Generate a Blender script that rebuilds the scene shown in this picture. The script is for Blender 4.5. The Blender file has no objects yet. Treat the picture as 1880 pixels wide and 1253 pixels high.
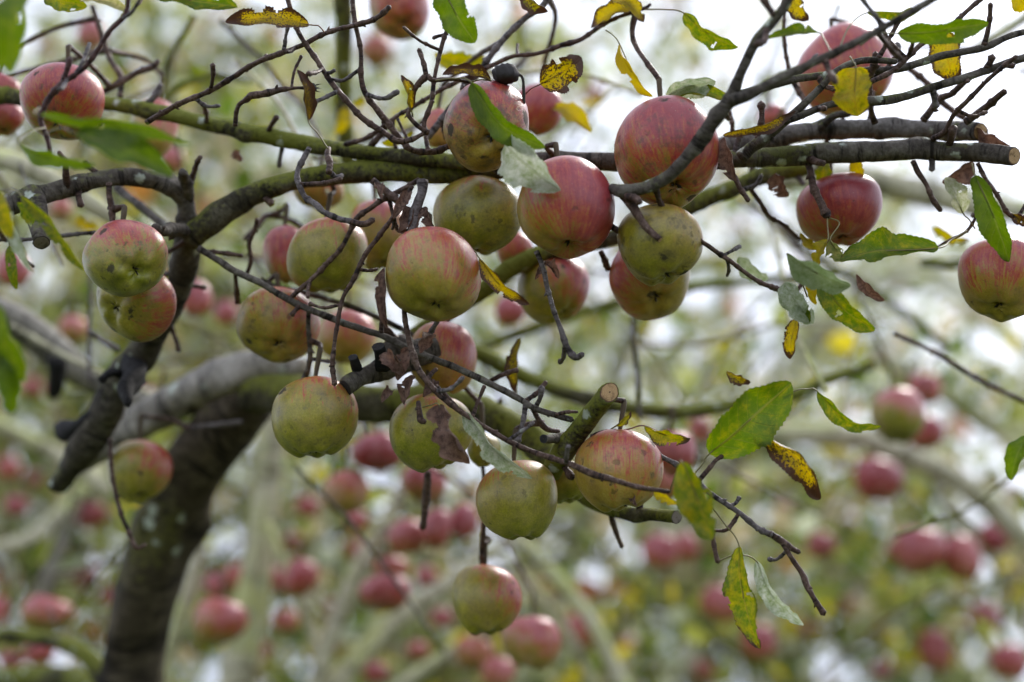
import bpy, math, random
import numpy as np
from mathutils import Vector, Matrix, Quaternion

# ------------------------------------------------------------------ camera, sky, sun, exposure
scene = bpy.context.scene
col = scene.collection
CAM = Vector((0.0, 0.0, 1.55))
PITCH = math.radians(14.0)
LENS, SENSOR = 50.0, 36.0
FPX = 1880.0 * LENS / SENSOR
FWD = Vector((0, math.cos(PITCH), math.sin(PITCH)))
RIGHT = Vector((1, 0, 0))
UP = Vector((0, -math.sin(PITCH), math.cos(PITCH)))

cam_data = bpy.data.cameras.new("camera")
cam_data.lens = LENS
cam_data.sensor_width = SENSOR
cam_data.clip_start = 0.05
cam_data.clip_end = 2000
cam_data.dof.use_dof = True
cam_data.dof.focus_distance = 1.0
cam_data.dof.aperture_fstop = 2.0
cam = bpy.data.objects.new("camera", cam_data)
cam.location = CAM
cam.rotation_euler = (math.pi / 2 + PITCH, 0, 0)
col.objects.link(cam)
scene.camera = cam

SUN_EL, SUN_AZ = math.radians(44), math.radians(32)      # azimuth from +Y (away from the camera) towards +X
world = bpy.data.worlds.new("World")
scene.world = world
world.use_nodes = True
wt = world.node_tree
wt.nodes.clear()
w_out = wt.nodes.new("ShaderNodeOutputWorld")
w_bg = wt.nodes.new("ShaderNodeBackground")
sky = wt.nodes.new("ShaderNodeTexSky")
sky.sky_type = 'NISHITA'
sky.sun_disc = False
sky.sun_elevation = SUN_EL
sky.sun_rotation = SUN_AZ
sky.air_density = 1.0
sky.dust_density = 4.0
hs = wt.nodes.new("ShaderNodeHueSaturation")
hs.inputs['Saturation'].default_value = 0.22
mixw = wt.nodes.new("ShaderNodeMix")
mixw.data_type = 'RGBA'
mixw.inputs['Factor'].default_value = 0.72
cl_tc = wt.nodes.new("ShaderNodeTexCoord")
cl_n = wt.nodes.new("ShaderNodeTexNoise")
cl_n.inputs['Scale'].default_value = 2.4
cl_n.inputs['Detail'].default_value = 5
cl_r = wt.nodes.new("ShaderNodeValToRGB")
cl_r.color_ramp.elements[0].position = 0.3
cl_r.color_ramp.elements[0].color = (6.0, 6.7, 8.8, 1)
cl_r.color_ramp.elements[1].position = 0.72
cl_r.color_ramp.elements[1].color = (9.2, 9.9, 12.0, 1)
wt.links.new(cl_tc.outputs['Generated'], cl_n.inputs['Vector'])
wt.links.new(cl_n.outputs['Fac'], cl_r.inputs['Fac'])
wt.links.new(sky.outputs['Color'], hs.inputs['Color'])
wt.links.new(hs.outputs['Color'], mixw.inputs['A'])
wt.links.new(cl_r.outputs['Color'], mixw.inputs['B'])
wt.links.new(mixw.outputs['Result'], w_bg.inputs['Color'])
w_bg.inputs['Strength'].default_value = 0.092
wt.links.new(w_bg.outputs['Background'], w_out.inputs['Surface'])

sun_data = bpy.data.lights.new("sun", 'SUN')
sun_data.energy = 1.5
sun_data.angle = math.radians(16)
sun_data.color = (1.0, 0.95, 0.88)
sun = bpy.data.objects.new("sun", sun_data)
sun_dir = Vector((math.sin(SUN_AZ) * math.cos(SUN_EL), math.cos(SUN_AZ) * math.cos(SUN_EL), math.sin(SUN_EL)))
sun.rotation_euler = (-sun_dir).to_track_quat('-Z', 'Y').to_euler()
sun.location = (3, 3, 8)
col.objects.link(sun)

vs = scene.view_settings
vs.view_transform = 'Standard'
vs.look = 'None'
vs.exposure = 1.05
vs.gamma = 1.0
vs.use_curve_mapping = False
scene.cycles.max_bounces = 7
scene.cycles.diffuse_bounces = 4
scene.cycles.glossy_bounces = 2
scene.cycles.transmission_bounces = 4
scene.cycles.transparent_max_bounces = 6
scene.cycles.caustics_reflective = False
scene.cycles.caustics_refractive = False
scene.cycles.use_denoising = True

rng = random.Random(7)
npr = np.random.default_rng(11)


def at(px, py, d):
    """point seen at photograph pixel (px, py), d metres along the view axis"""
    return CAM + d * (FWD + RIGHT * ((px - 940.0) / FPX) - UP * ((py - 626.5) / FPX))


# ------------------------------------------------------------------ object helpers
def mesh_obj(name, verts, faces, mat, parent=None, smooth=True, attrs=None, loc=None):
    me = bpy.data.meshes.new(name)
    me.from_pydata([tuple(v) for v in verts], [], [tuple(f) for f in faces])
    if attrs:
        for an, (typ, data) in attrs.items():
            a = me.attributes.new(an, typ, 'POINT')
            arr = np.asarray(data, dtype=np.float32)
            if typ == 'FLOAT':
                a.data.foreach_set('value', arr.ravel())
            elif typ == 'FLOAT_VECTOR':
                a.data.foreach_set('vector', arr.ravel())
            else:
                a.data.foreach_set('color', arr.ravel())
    if smooth:
        me.polygons.foreach_set('use_smooth', [True] * len(me.polygons))
    me.materials.append(mat)
    me.update()
    o = bpy.data.objects.new(name, me)
    col.objects.link(o)
    if parent is not None:
        o.parent = parent
    if loc is not None:
        o.location = loc
    return o


def empty(name, loc, rot=None):
    o = bpy.data.objects.new(name, None)
    o.empty_display_size = 0.05
    o.location = loc
    if rot is not None:
        o.rotation_mode = 'QUATERNION'
        o.rotation_quaternion = rot
    col.objects.link(o)
    return o


def tag(o, label=None, cat=None, group=None, kind=None):
    if label: o['label'] = label
    if cat: o['category'] = cat
    if group: o['group'] = group
    if kind: o['kind'] = kind
    return o


# ------------------------------------------------------------------ materials
class NT:
    def __init__(self, name):
        self.m = bpy.data.materials.new(name)
        self.m.use_nodes = True
        self.t = self.m.node_tree
        self.t.nodes.clear()
        self.out = self.t.nodes.new("ShaderNodeOutputMaterial")

    def n(self, typ, props=None, **ins):
        nd = self.t.nodes.new("ShaderNode" + typ)
        for k, v in (props or {}).items():
            setattr(nd, k, v)
        for k, v in ins.items():
            self.put(nd, k.replace('_', ' '), v)
        return nd

    def put(self, nd, key, v):
        if key.isdigit():
            sock = nd.inputs[int(key)]
        else:
            sock = nd.inputs[key]
        if isinstance(v, bpy.types.NodeSocket):
            self.t.links.new(v, sock)
        elif isinstance(v, bpy.types.Node):
            self.t.links.new(v.outputs[0], sock)
        else:
            if isinstance(v, tuple) and len(v) == 3 and sock.type == 'RGBA':
                v = v + (1,)
            sock.default_value = v

    def math(self, op, a, b=0.0, c=0.0, clamp=False):
        nd = self.t.nodes.new("ShaderNodeMath")
        nd.operation = op
        nd.use_clamp = clamp
        for i, v in enumerate((a, b, c)):
            self.put(nd, str(i), v)
        return nd.outputs[0]

    def mix(self, f, a, b, blend='MIX'):
        nd = self.t.nodes.new("ShaderNodeMix")
        nd.data_type = 'RGBA'
        nd.blend_type = blend
        nd.clamp_factor = True
        for key, v in (('Factor', f), ('A', a), ('B', b)):
            sock = [s for s in nd.inputs if s.name == key and (s.type == 'RGBA' or key == 'Factor' and s.type == 'VALUE')][0]
            if isinstance(v, bpy.types.NodeSocket):
                self.t.links.new(v, sock)
            else:
                if isinstance(v, tuple) and len(v) == 3:
                    v = v + (1,)
                sock.default_value = v
        return [s for s in nd.outputs if s.type == 'RGBA'][0]

    def smooth(self, x, a, b):
        nd = self.t.nodes.new("ShaderNodeMapRange")
        nd.interpolation_type = 'SMOOTHSTEP'
        self.put(nd, 'Value', x)
        self.put(nd, 'From Min', a)
        self.put(nd, 'From Max', b)
        return nd.outputs[0]

    def noise(self, vec, scale, detail=3.0, rough=0.55, dist=0.0):
        nd = self.n('TexNoise', None, Scale=scale, Detail=detail, Roughness=rough, Distortion=dist)
        self.put(nd, 'Vector', vec)
        return nd.outputs['Fac']

    def attr(self, name):
        nd = self.t.nodes.new("ShaderNodeAttribute")
        nd.attribute_name = name
        return nd

    def ramp(self, f, stops):
        nd = self.t.nodes.new("ShaderNodeValToRGB")
        cr = nd.color_ramp
        while len(cr.elements) < len(stops):
            cr.elements.new(0.5)
        for e, (p, c) in zip(cr.elements, stops):
            e.position = p
            e.color = c + (1,) if len(c) == 3 else c
        self.put(nd, 'Fac', f)
        return nd.outputs['Color']

    def bump(self, h, strength, dist):
        nd = self.n('Bump', None, Strength=strength, Distance=dist)
        self.put(nd, 'Height', h)
        return nd.outputs['Normal']

    def finish(self, shader):
        self.t.links.new(shader, self.out.inputs['Surface'])
        return self.m


def geo_pos(t):
    return t.n('TexCoord').outputs['Object']


def bark_material(name, dark, mid, light, moss, moss_amt, lichen=0.0, rough=0.82, scale=1.0):
    t = NT(name)
    p = geo_pos(t)
    ax = t.attr('axis').outputs['Vector']           # metres along the branch / around it
    n1 = t.noise(p, 45 * scale, 5, 0.65)
    n2 = t.noise(p, 260 * scale, 4, 0.65)
    n3 = t.noise(p, 14 * scale, 3, 0.55)
    fis = t.noise(ax, 90 * scale, 4, 0.7, 0.6)
    base = t.ramp(t.math('ADD', t.math('MULTIPLY', n1, 0.6), t.math('MULTIPLY', n2, 0.4)),
                  [(0.34, dark), (0.5, mid), (0.68, light)])
    base = t.mix(t.smooth(fis, 0.52, 0.36), base, tuple(c * 0.45 for c in dark))
    gz = t.n('SeparateXYZ')
    t.put(gz, 'Vector', t.n('NewGeometry').outputs['Normal'])
    up_ = t.math('MULTIPLY', gz.outputs['Z'], 0.07)        # moss and algae settle on the upper side
    mm = t.smooth(t.math('ADD', up_, t.math('ADD', t.math('MULTIPLY', n3, 0.65), t.math('MULTIPLY', n2, 0.35))), 0.74 - moss_amt * 0.5, 0.86 - moss_amt * 0.5)
    mcol = t.mix(n2, moss, tuple(min(1, c * 1.7) for c in moss))
    base = t.mix(t.math('MULTIPLY', mm, 0.85), base, mcol)
    if lichen > 0:
        vo = t.n('TexVoronoi', None, Scale=60.0 * scale)
        t.put(vo, 'Vector', p)
        ln = t.math('ADD', vo.outputs['Distance'], t.math('MULTIPLY', n2, 0.5))
        lm = t.math('MULTIPLY', t.smooth(ln, 0.52, 0.40), t.smooth(n3, 0.62 - lichen * 0.2, 0.70 - lichen * 0.2))
        base = t.mix(lm, base, (0.42, 0.46, 0.38))
    h = t.math('ADD', t.math('MULTIPLY', n2, 0.35), t.math('ADD', t.math('MULTIPLY', n1, 0.5), t.math('MULTIPLY', fis, 0.8)))
    nr = t.bump(h, 1.0, 0.0034)
    b = t.n('BsdfPrincipled', None, Roughness=rough, Base_Color=base, Normal=nr)
    b.inputs['Specular IOR Level'].default_value = 0.2
    return t.finish(b.outputs[0])


M = {}
M['bark'] = bark_material('bark', (0.0346, 0.0276, 0.0218), (0.0864, 0.0737, 0.0599), (0.1958, 0.1786, 0.1498), (0.0749, 0.0806, 0.0208), 0.36, 0.6)
M['bark_moss'] = bark_material('bark_mossy', (0.0232, 0.0201, 0.0126), (0.0614, 0.055, 0.0317), (0.1587, 0.1481, 0.1058), (0.1111, 0.1217, 0.0148), 0.66, 0.6)
M['bark_grey'] = bark_material('bark_grey', (0.0576, 0.048, 0.0432), (0.1344, 0.12, 0.1056), (0.2688, 0.2496, 0.2304), (0.096, 0.1056, 0.0336), 0.32, 0.8)
M['bark_trunk'] = bark_material('bark_trunk', (0.0251, 0.0188, 0.0125), (0.0658, 0.0516, 0.0329), (0.1566, 0.1285, 0.0908), (0.0751, 0.0721, 0.0188), 0.45, 0.3, scale=0.6)
M['bark_limb'] = bark_material('bark_limb', (0.11, 0.10, 0.085), (0.27, 0.25, 0.21), (0.46, 0.43, 0.37), (0.12, 0.13, 0.05), 0.25, 0.9, scale=0.6)
M['bark_pale_lit'] = bark_material('bark_pale_lit', (0.36, 0.33, 0.22), (0.54, 0.51, 0.36), (0.66, 0.62, 0.48), (0.40, 0.42, 0.17), 0.5, 0.5, scale=0.6)  # for far limbs: bright light and hazy glow are put into the colour
M['twig'] = bark_material('twig_bark', (0.033, 0.018, 0.0134), (0.093, 0.0554, 0.0406), (0.225, 0.1576, 0.1276), (0.075, 0.075, 0.021), 0.18, 0.0, rough=0.5, scale=1.6)
M['twig_red'] = bark_material('twig_bark_red', (0.0269, 0.0115, 0.0106), (0.0672, 0.0288, 0.025), (0.1152, 0.0672, 0.0576), (0.0672, 0.048, 0.0192), 0.05, 0.0, rough=0.5, scale=1.6)
M['twig_grey'] = bark_material('twig_bark_grey', (0.056, 0.044, 0.0416), (0.136, 0.116, 0.112), (0.248, 0.224, 0.216), (0.096, 0.096, 0.04), 0.12, 0.3, rough=0.6, scale=1.6)
M['bark_dark'] = bark_material('bark_dark', (0.0268, 0.0219, 0.0168), (0.0672, 0.0572, 0.042), (0.168, 0.1512, 0.1176), (0.084, 0.0907, 0.0201), 0.42, 0.5)
M['bark_black'] = bark_material('bark_blackened', (0.006, 0.006, 0.006), (0.014, 0.013, 0.012), (0.035, 0.033, 0.032), (0.02, 0.02, 0.01), 0.1, 0.0)


def cut_material(name, c1, c2, rim):
    t = NT(name)
    a = t.attr('cut').outputs['Vector']             # x, y on the disc, z = radius 0..1
    sp = t.n('SeparateXYZ')
    t.put(sp, 'Vector', a)
    r = sp.outputs['Z']
    p = geo_pos(t)
    nn = t.noise(p, 500, 3, 0.6)
    rings = t.math('SINE', t.math('ADD', t.math('MULTIPLY', r, 38), t.math('MULTIPLY', nn, 3)))
    c = t.mix(t.smooth(rings, -1, 1), c1, c2)
    c = t.mix(t.smooth(t.noise(p, 160, 4), 0.5, 0.68), c, tuple(x * 0.45 for x in c1))
    c = t.mix(t.smooth(r, 0.16, 0.02), c, (0.07, 0.045, 0.025))
    c = t.mix(t.smooth(r, 0.84, 0.96), c, rim)
    b = t.n('BsdfPrincipled', None, Roughness=0.8, Base_Color=c, Normal=t.bump(t.math('ADD', rings, nn), 0.4, 0.0006))
    return t.finish(b.outputs[0])


M['cut'] = cut_material('cut_wood', (0.38, 0.22, 0.09), (0.50, 0.34, 0.17), (0.07, 0.03, 0.02))
M['cut_old'] = cut_material('cut_wood_weathered', (0.16, 0.13, 0.10), (0.22, 0.185, 0.15), (0.04, 0.03, 0.025))
M['cut_black'] = cut_material('cut_wood_rotten', (0.012, 0.011, 0.010), (0.02, 0.018, 0.017), (0.03, 0.028, 0.025))


def apple_material():
    t = NT('apple_skin')
    sk = t.n('SeparateColor')
    t.put(sk, 'Color', t.attr('skin').outputs['Color'])       # R blush, G yellowness, B blemish
    blush, yel, blem = sk.outputs[0], sk.outputs[1], sk.outputs[2]
    ang = t.attr('ang').outputs['Vector']
    pp = t.attr('cell').outputs['Vector']                     # unit-sphere position + a shift for each apple
    streak = t.noise(ang, 3.4, 4, 0.75, 0.4)
    streak2 = t.noise(ang, 10.0, 3, 0.75)
    mott = t.noise(pp, 2.2, 5, 0.65)
    fine = t.noise(pp, 20, 4, 0.7)
    grain = t.noise(pp, 70, 3, 0.7)

    def dev(x, k):
        return t.math('MULTIPLY', t.math('SUBTRACT', x, 0.5), k)
    bl = t.math('ADD', blush, dev(streak, 1.5))
    bl = t.math('ADD', bl, dev(streak2, 0.95))
    bl = t.math('ADD', bl, dev(mott, 1.0))
    bl = t.math('ADD', bl, dev(fine, 0.75), clamp=True)
    green = t.ramp(t.math('ADD', mott, dev(fine, 0.6)), [(0.3, (0.150, 0.172, 0.005)), (0.55, (0.280, 0.285, 0.012)), (0.75, (0.43, 0.395, 0.045))])
    yellow = t.ramp(t.math('ADD', mott, dev(fine, 0.6)), [(0.3, (0.30, 0.165, 0.012)), (0.55, (0.42, 0.26, 0.028)), (0.75, (0.54, 0.38, 0.080))])
    ground = t.mix(yel, green, yellow)
    red = t.ramp(bl, [(0.42, (0.43, 0.145, 0.034)), (0.62, (0.43, 0.080, 0.028)), (0.82, (0.38, 0.040, 0.034)), (1.0, (0.28, 0.018, 0.026))])
    c = t.mix(t.smooth(bl, 0.24, 0.62), ground, red)
    # thin pale waxy film; on the far apples it also paints sky sheen
    film = t.math('MULTIPLY', t.smooth(t.noise(pp, 1.7, 4, 0.6), 0.3, 0.75), t.attr('skin').outputs['Alpha'])
    c = t.mix(film, c, (0.78, 0.42, 0.46))
    # lenticels: pale dots
    vo = t.n('TexVoronoi', None, Scale=11.0, Randomness=1.0)
    t.put(vo, 'Vector', pp)
    len_m = t.smooth(vo.outputs['Distance'], 0.13, 0.06)
    c = t.mix(t.math('MULTIPLY', len_m, 0.45), c, (0.50, 0.34, 0.24))
    # scab: ragged dark spots of two sizes
    wob = t.n('VectorMath', {'operation': 'ADD'})
    t.put(wob, '0', pp)
    nv = t.n('TexNoise', None, Scale=6.0, Detail=3.0)
    t.put(nv, 'Vector', pp)
    sc_ = t.n('VectorMath', {'operation': 'SCALE'})
    t.put(sc_, '0', nv.outputs['Color'])
    sc_.inputs['Scale'].default_value = 0.22
    t.put(wob, '1', sc_.outputs[0])

    def spots(scale, big, keep):
        v2 = t.n('TexVoronoi', None, Scale=scale, Randomness=1.0)
        t.put(v2, 'Vector', wob.outputs[0])
        cell = t.n('SeparateColor')
        t.put(cell, 'Color', v2.outputs['Color'])
        size = t.math('MULTIPLY', t.smooth(cell.outputs[0], t.math('SUBTRACT', keep, blem), 1.05), big)
        dist = t.math('ADD', v2.outputs['Distance'], dev(fine, 0.36))
        return t.smooth(t.math('SUBTRACT', size, dist), -0.04, 0.10)
    s1 = spots(2.3, 0.40, 1.06)
    s2 = spots(4.6, 0.42, 0.98)
    spot = t.math('MAXIMUM', s1, t.math('MULTIPLY', s2, t.math('MULTIPLY_ADD', mott, 1.2, -0.1)))
    c = t.mix(t.math('MULTIPLY', spot, 0.9), c, (0.030, 0.024, 0.012))
    # sooty smudges
    soot = t.smooth(t.math('ADD', t.noise(pp, 3.4, 6, 0.75), t.math('MULTIPLY', blem, 0.20)), 0.58, 0.82)
    c = t.mix(t.math('MULTIPLY', soot, 0.68), c, (0.040, 0.042, 0.016))
    c = t.mix(t.smooth(grain, 0.35, 0.7), t.mix(0.22, c, (0.03, 0.02, 0.008)), c)
    # russet in the stalk cavity and round the eye
    rus = t.attr('russet').outputs['Fac']
    c = t.mix(t.smooth(t.math('ADD', rus, dev(streak, 0.9)), 0.40, 1.0), c, (0.075, 0.058, 0.020))
    rough = t.math('ADD', 0.24, t.math('ADD', t.math('MULTIPLY', spot, 0.4), t.math('MULTIPLY', fine, 0.14)))
    hgt = t.math('ADD', t.math('MULTIPLY', fine, 0.8), t.math('ADD', t.math('MULTIPLY', spot, -1.2), t.math('MULTIPLY', len_m, 0.3)))
    b = t.n('BsdfPrincipled', None, Base_Color=c, Roughness=rough, Normal=t.bump(hgt, 0.25, 0.0012))
    b.inputs['Specular IOR Level'].default_value = 0.5
    b.inputs['Sheen Weight'].default_value = 0.0
    b.inputs['Sheen Roughness'].default_value = 0.35
    return t.finish(b.outputs[0])


M['apple'] = apple_material()


def plain(name, c, rough=0.8, var=0.35, scale=120):
    t = NT(name)
    p = geo_pos(t)
    nn = t.noise(p, scale, 4, 0.65)
    cc = t.mix(nn, tuple(x * (1 - var) for x in c), tuple(min(1, x * (1 + var)) for x in c))
    b = t.n('BsdfPrincipled', None, Base_Color=cc, Roughness=rough, Normal=t.bump(nn, 0.5, 0.001))
    return t.finish(b.outputs[0])


M['stalk'] = plain('apple_stalk', (0.075, 0.055, 0.028))
M['calyx'] = plain('calyx', (0.022, 0.017, 0.010))
M['petiole'] = plain('leaf_stalk', (0.15, 0.13, 0.04), 0.5)
M['petiole_red'] = plain('leaf_stalk_reddish', (0.17, 0.075, 0.045), 0.5)
M['mummy'] = plain('withered_fruit_skin', (0.022, 0.018, 0.016), 0.7, 0.6, 160)


def leaf_material():
    t = NT('leaf_blade')
    uv = t.n('SeparateXYZ')
    t.put(uv, 'Vector', t.attr('blade').outputs['Vector'])     # u along, v across -1..1
    u, v = uv.outputs[0], uv.outputs[1]
    tc = t.n('SeparateColor')
    t.put(tc, 'Color', t.attr('tint').outputs['Color'])        # R yellowness, G brownness, B paleness
    yel, bro, pal = tc.outputs[0], tc.outputs[1], tc.outputs[2]
    cell = t.attr('cell').outputs['Vector']
    n1 = t.noise(cell, 2.2, 4, 0.6)
    n2 = t.noise(cell, 7.5, 4, 0.7)
    n3 = t.noise(cell, 30, 3, 0.6)
    av = t.math('ABSOLUTE', v)
    lat = t.math('FRACT', t.math('MULTIPLY', t.math('SUBTRACT', u, t.math('MULTIPLY', av, 0.20)), 8.5))
    latd = t.math('ABSOLUTE', t.math('SUBTRACT', lat, 0.5))
    vein = t.math('MULTIPLY', t.smooth(latd, 0.43, 0.5), t.smooth(av, 1.0, 0.6))
    rib = t.smooth(av, 0.07, 0.02)
    vv = t.math('MAXIMUM', t.math('MULTIPLY', vein, 0.6), rib)
    green = t.ramp(t.math('ADD', t.math('MULTIPLY', n1, 0.6), t.math('MULTIPLY', n3, 0.4)),
                   [(0.3, (0.050, 0.095, 0.008)), (0.7, (0.125, 0.185, 0.016))])
    yellow = t.ramp(n2, [(0.3, (0.36, 0.19, 0.010)), (0.5, (0.40, 0.30, 0.014)), (0.7, (0.25, 0.25, 0.016))])
    ym = t.math('ADD', yel, t.math('ADD', t.math('MULTIPLY', t.math('SUBTRACT', n1, 0.5), 1.0), t.math('MULTIPLY', t.math('SUBTRACT', n2, 0.5), 0.7)))
    c = t.mix(t.smooth(ym, 0.25, 0.95), green, yellow)
    c = t.mix(t.math('MULTIPLY', vv, 0.45), c, t.mix(yel, (0.16, 0.20, 0.05), (0.30, 0.17, 0.03)))
    palec = t.ramp(t.math('ADD', t.math('MULTIPLY', n1, 0.6), t.math('MULTIPLY', n2, 0.4)), [(0.36, (0.20, 0.26, 0.10)), (0.5, (0.40, 0.44, 0.33)), (0.64, (0.58, 0.60, 0.54))])
    c = t.mix(pal, c, t.mix(t.math('MULTIPLY', vv, 0.6), palec, (0.27, 0.32, 0.20)))
    # autumn blotches: from the margin inwards and in spots
    edge = t.math('POWER', av, 3.0)
    tipm = t.smooth(u, 0.72, 1.0)
    bm = t.math('ADD', t.math('MULTIPLY', n2, 0.95), t.math('MULTIPLY', t.math('ADD', edge, tipm), t.math('MULTIPLY_ADD', bro, 0.7, 0.06)))
    bmask = t.smooth(t.math('ADD', bm, t.math('MULTIPLY', bro, 0.80)), 0.86, 0.94)
    brown = t.mix(n3, (0.030, 0.014, 0.010), (0.10, 0.045, 0.022))
    c2 = t.mix(bmask, c, brown)
    v2 = t.n('TexVoronoi', None, Scale=9.0)
    t.put(v2, 'Vector', cell)
    dots = t.math('MULTIPLY', t.smooth(v2.outputs['Distance'], 0.16, 0.08), t.smooth(bro, 0.05, 0.5))
    c2 = t.mix(t.math('MULTIPLY', dots, 0.7), c2, (0.06, 0.035, 0.012))
    h = t.math('ADD', t.math('MULTIPLY', vv, -1.0), t.math('MULTIPLY', n3, 0.4))
    nr = t.bump(h, 0.5, 0.0008)
    b = t.n('BsdfPrincipled', None, Base_Color=c2, Roughness=0.5, Normal=nr)
    b.inputs['Specular IOR Level'].default_value = 0.4
    sat = t.n('HueSaturation', None, Saturation=1.1, Value=1.35, Color=c2)
    tr = t.n('BsdfTranslucent', None, Color=sat.outputs[0])
    t.put(tr, 'Normal', nr)
    ms = t.n('MixShader')
    fac = t.math('SUBTRACT', 0.50, t.math('ADD', t.math('MULTIPLY', bmask, 0.32), t.math('MULTIPLY', pal, 0.12)))
    t.put(ms, '0', fac)
    t.put(ms, '1', b.outputs[0])
    t.put(ms, '2', tr.outputs[0])
    return t.finish(ms.outputs[0])


M['leaf'] = leaf_material()


def dead_leaf_material():
    t = NT('dead_leaf')
    p = t.attr('cell').outputs['Vector']
    n1, n2 = t.noise(p, 2.5, 4), t.noise(p, 14, 4, 0.7)
    c = t.mix(t.smooth(n1, 0.3, 0.7), (0.045, 0.022, 0.016), (0.22, 0.13, 0.09))
    c = t.mix(t.smooth(n2, 0.5, 0.75), c, (0.34, 0.23, 0.17))
    b = t.n('BsdfPrincipled', None, Base_Color=c, Roughness=0.75, Normal=t.bump(n2, 0.6, 0.001))
    tr = t.n('BsdfTranslucent', None, Color=t.mix(0.3, c, (0.3, 0.1, 0.05)))
    ms = t.n('MixShader')
    t.put(ms, '0', 0.2)
    t.put(ms, '1', b.outputs[0])
    t.put(ms, '2', tr.outputs[0])
    return t.finish(ms.outputs[0])


M['dead'] = dead_leaf_material()


def foliage_material():
    t = NT('foliage')
    c = t.attr('tint').outputs['Color']
    b = t.n('BsdfPrincipled', None, Base_Color=c, Roughness=0.38)
    b.inputs['Specular IOR Level'].default_value = 0.5
    sat = t.n('HueSaturation', None, Saturation=1.1, Value=1.75, Color=c)
    tr = t.n('BsdfTranslucent', None, Color=sat.outputs[0])
    ms = t.n('MixShader')
    t.put(ms, '0', 0.5)
    t.put(ms, '1', b.outputs[0])
    t.put(ms, '2', tr.outputs[0])
    return t.finish(ms.outputs[0])


M['foliage'] = foliage_material()


def ground_material():
    t = NT('meadow_grass')
    p = geo_pos(t)
    n1, n2 = t.noise(p, 0.8, 5), t.noise(p, 30, 5, 0.7)
    c = t.mix(n1, (0.045, 0.075, 0.018), (0.11, 0.12, 0.035))
    c = t.mix(t.smooth(n2, 0.5, 0.75), c, (0.14, 0.12, 0.05))
    b = t.n('BsdfPrincipled', None, Base_Color=c, Roughness=0.9, Normal=t.bump(n2, 1.0, 0.03))
    return t.finish(b.outputs[0])


M['ground'] = ground_material()


# ------------------------------------------------------------------ shape builders
def catmull(P, n_per):
    """P: (k, m) array of control values; returns resampled array"""
    P = np.asarray(P, float)
    k = len(P)
    out = []
    ext = np.vstack([2 * P[0] - P[1], P, 2 * P[-1] - P[-2]])
    for i in range(k - 1):
        p0, p1, p2, p3 = ext[i], ext[i + 1], ext[i + 2], ext[i + 3]
        n = n_per[i]
        for j in range(n):
            t = j / n
            out.append(0.5 * ((2 * p1) + (-p0 + p2) * t + (2 * p0 - 5 * p1 + 4 * p2 - p3) * t * t + (-p0 + 3 * p1 - 3 * p2 + p3) * t ** 3))
    out.append(P[-1])
    return np.array(out)


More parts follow.
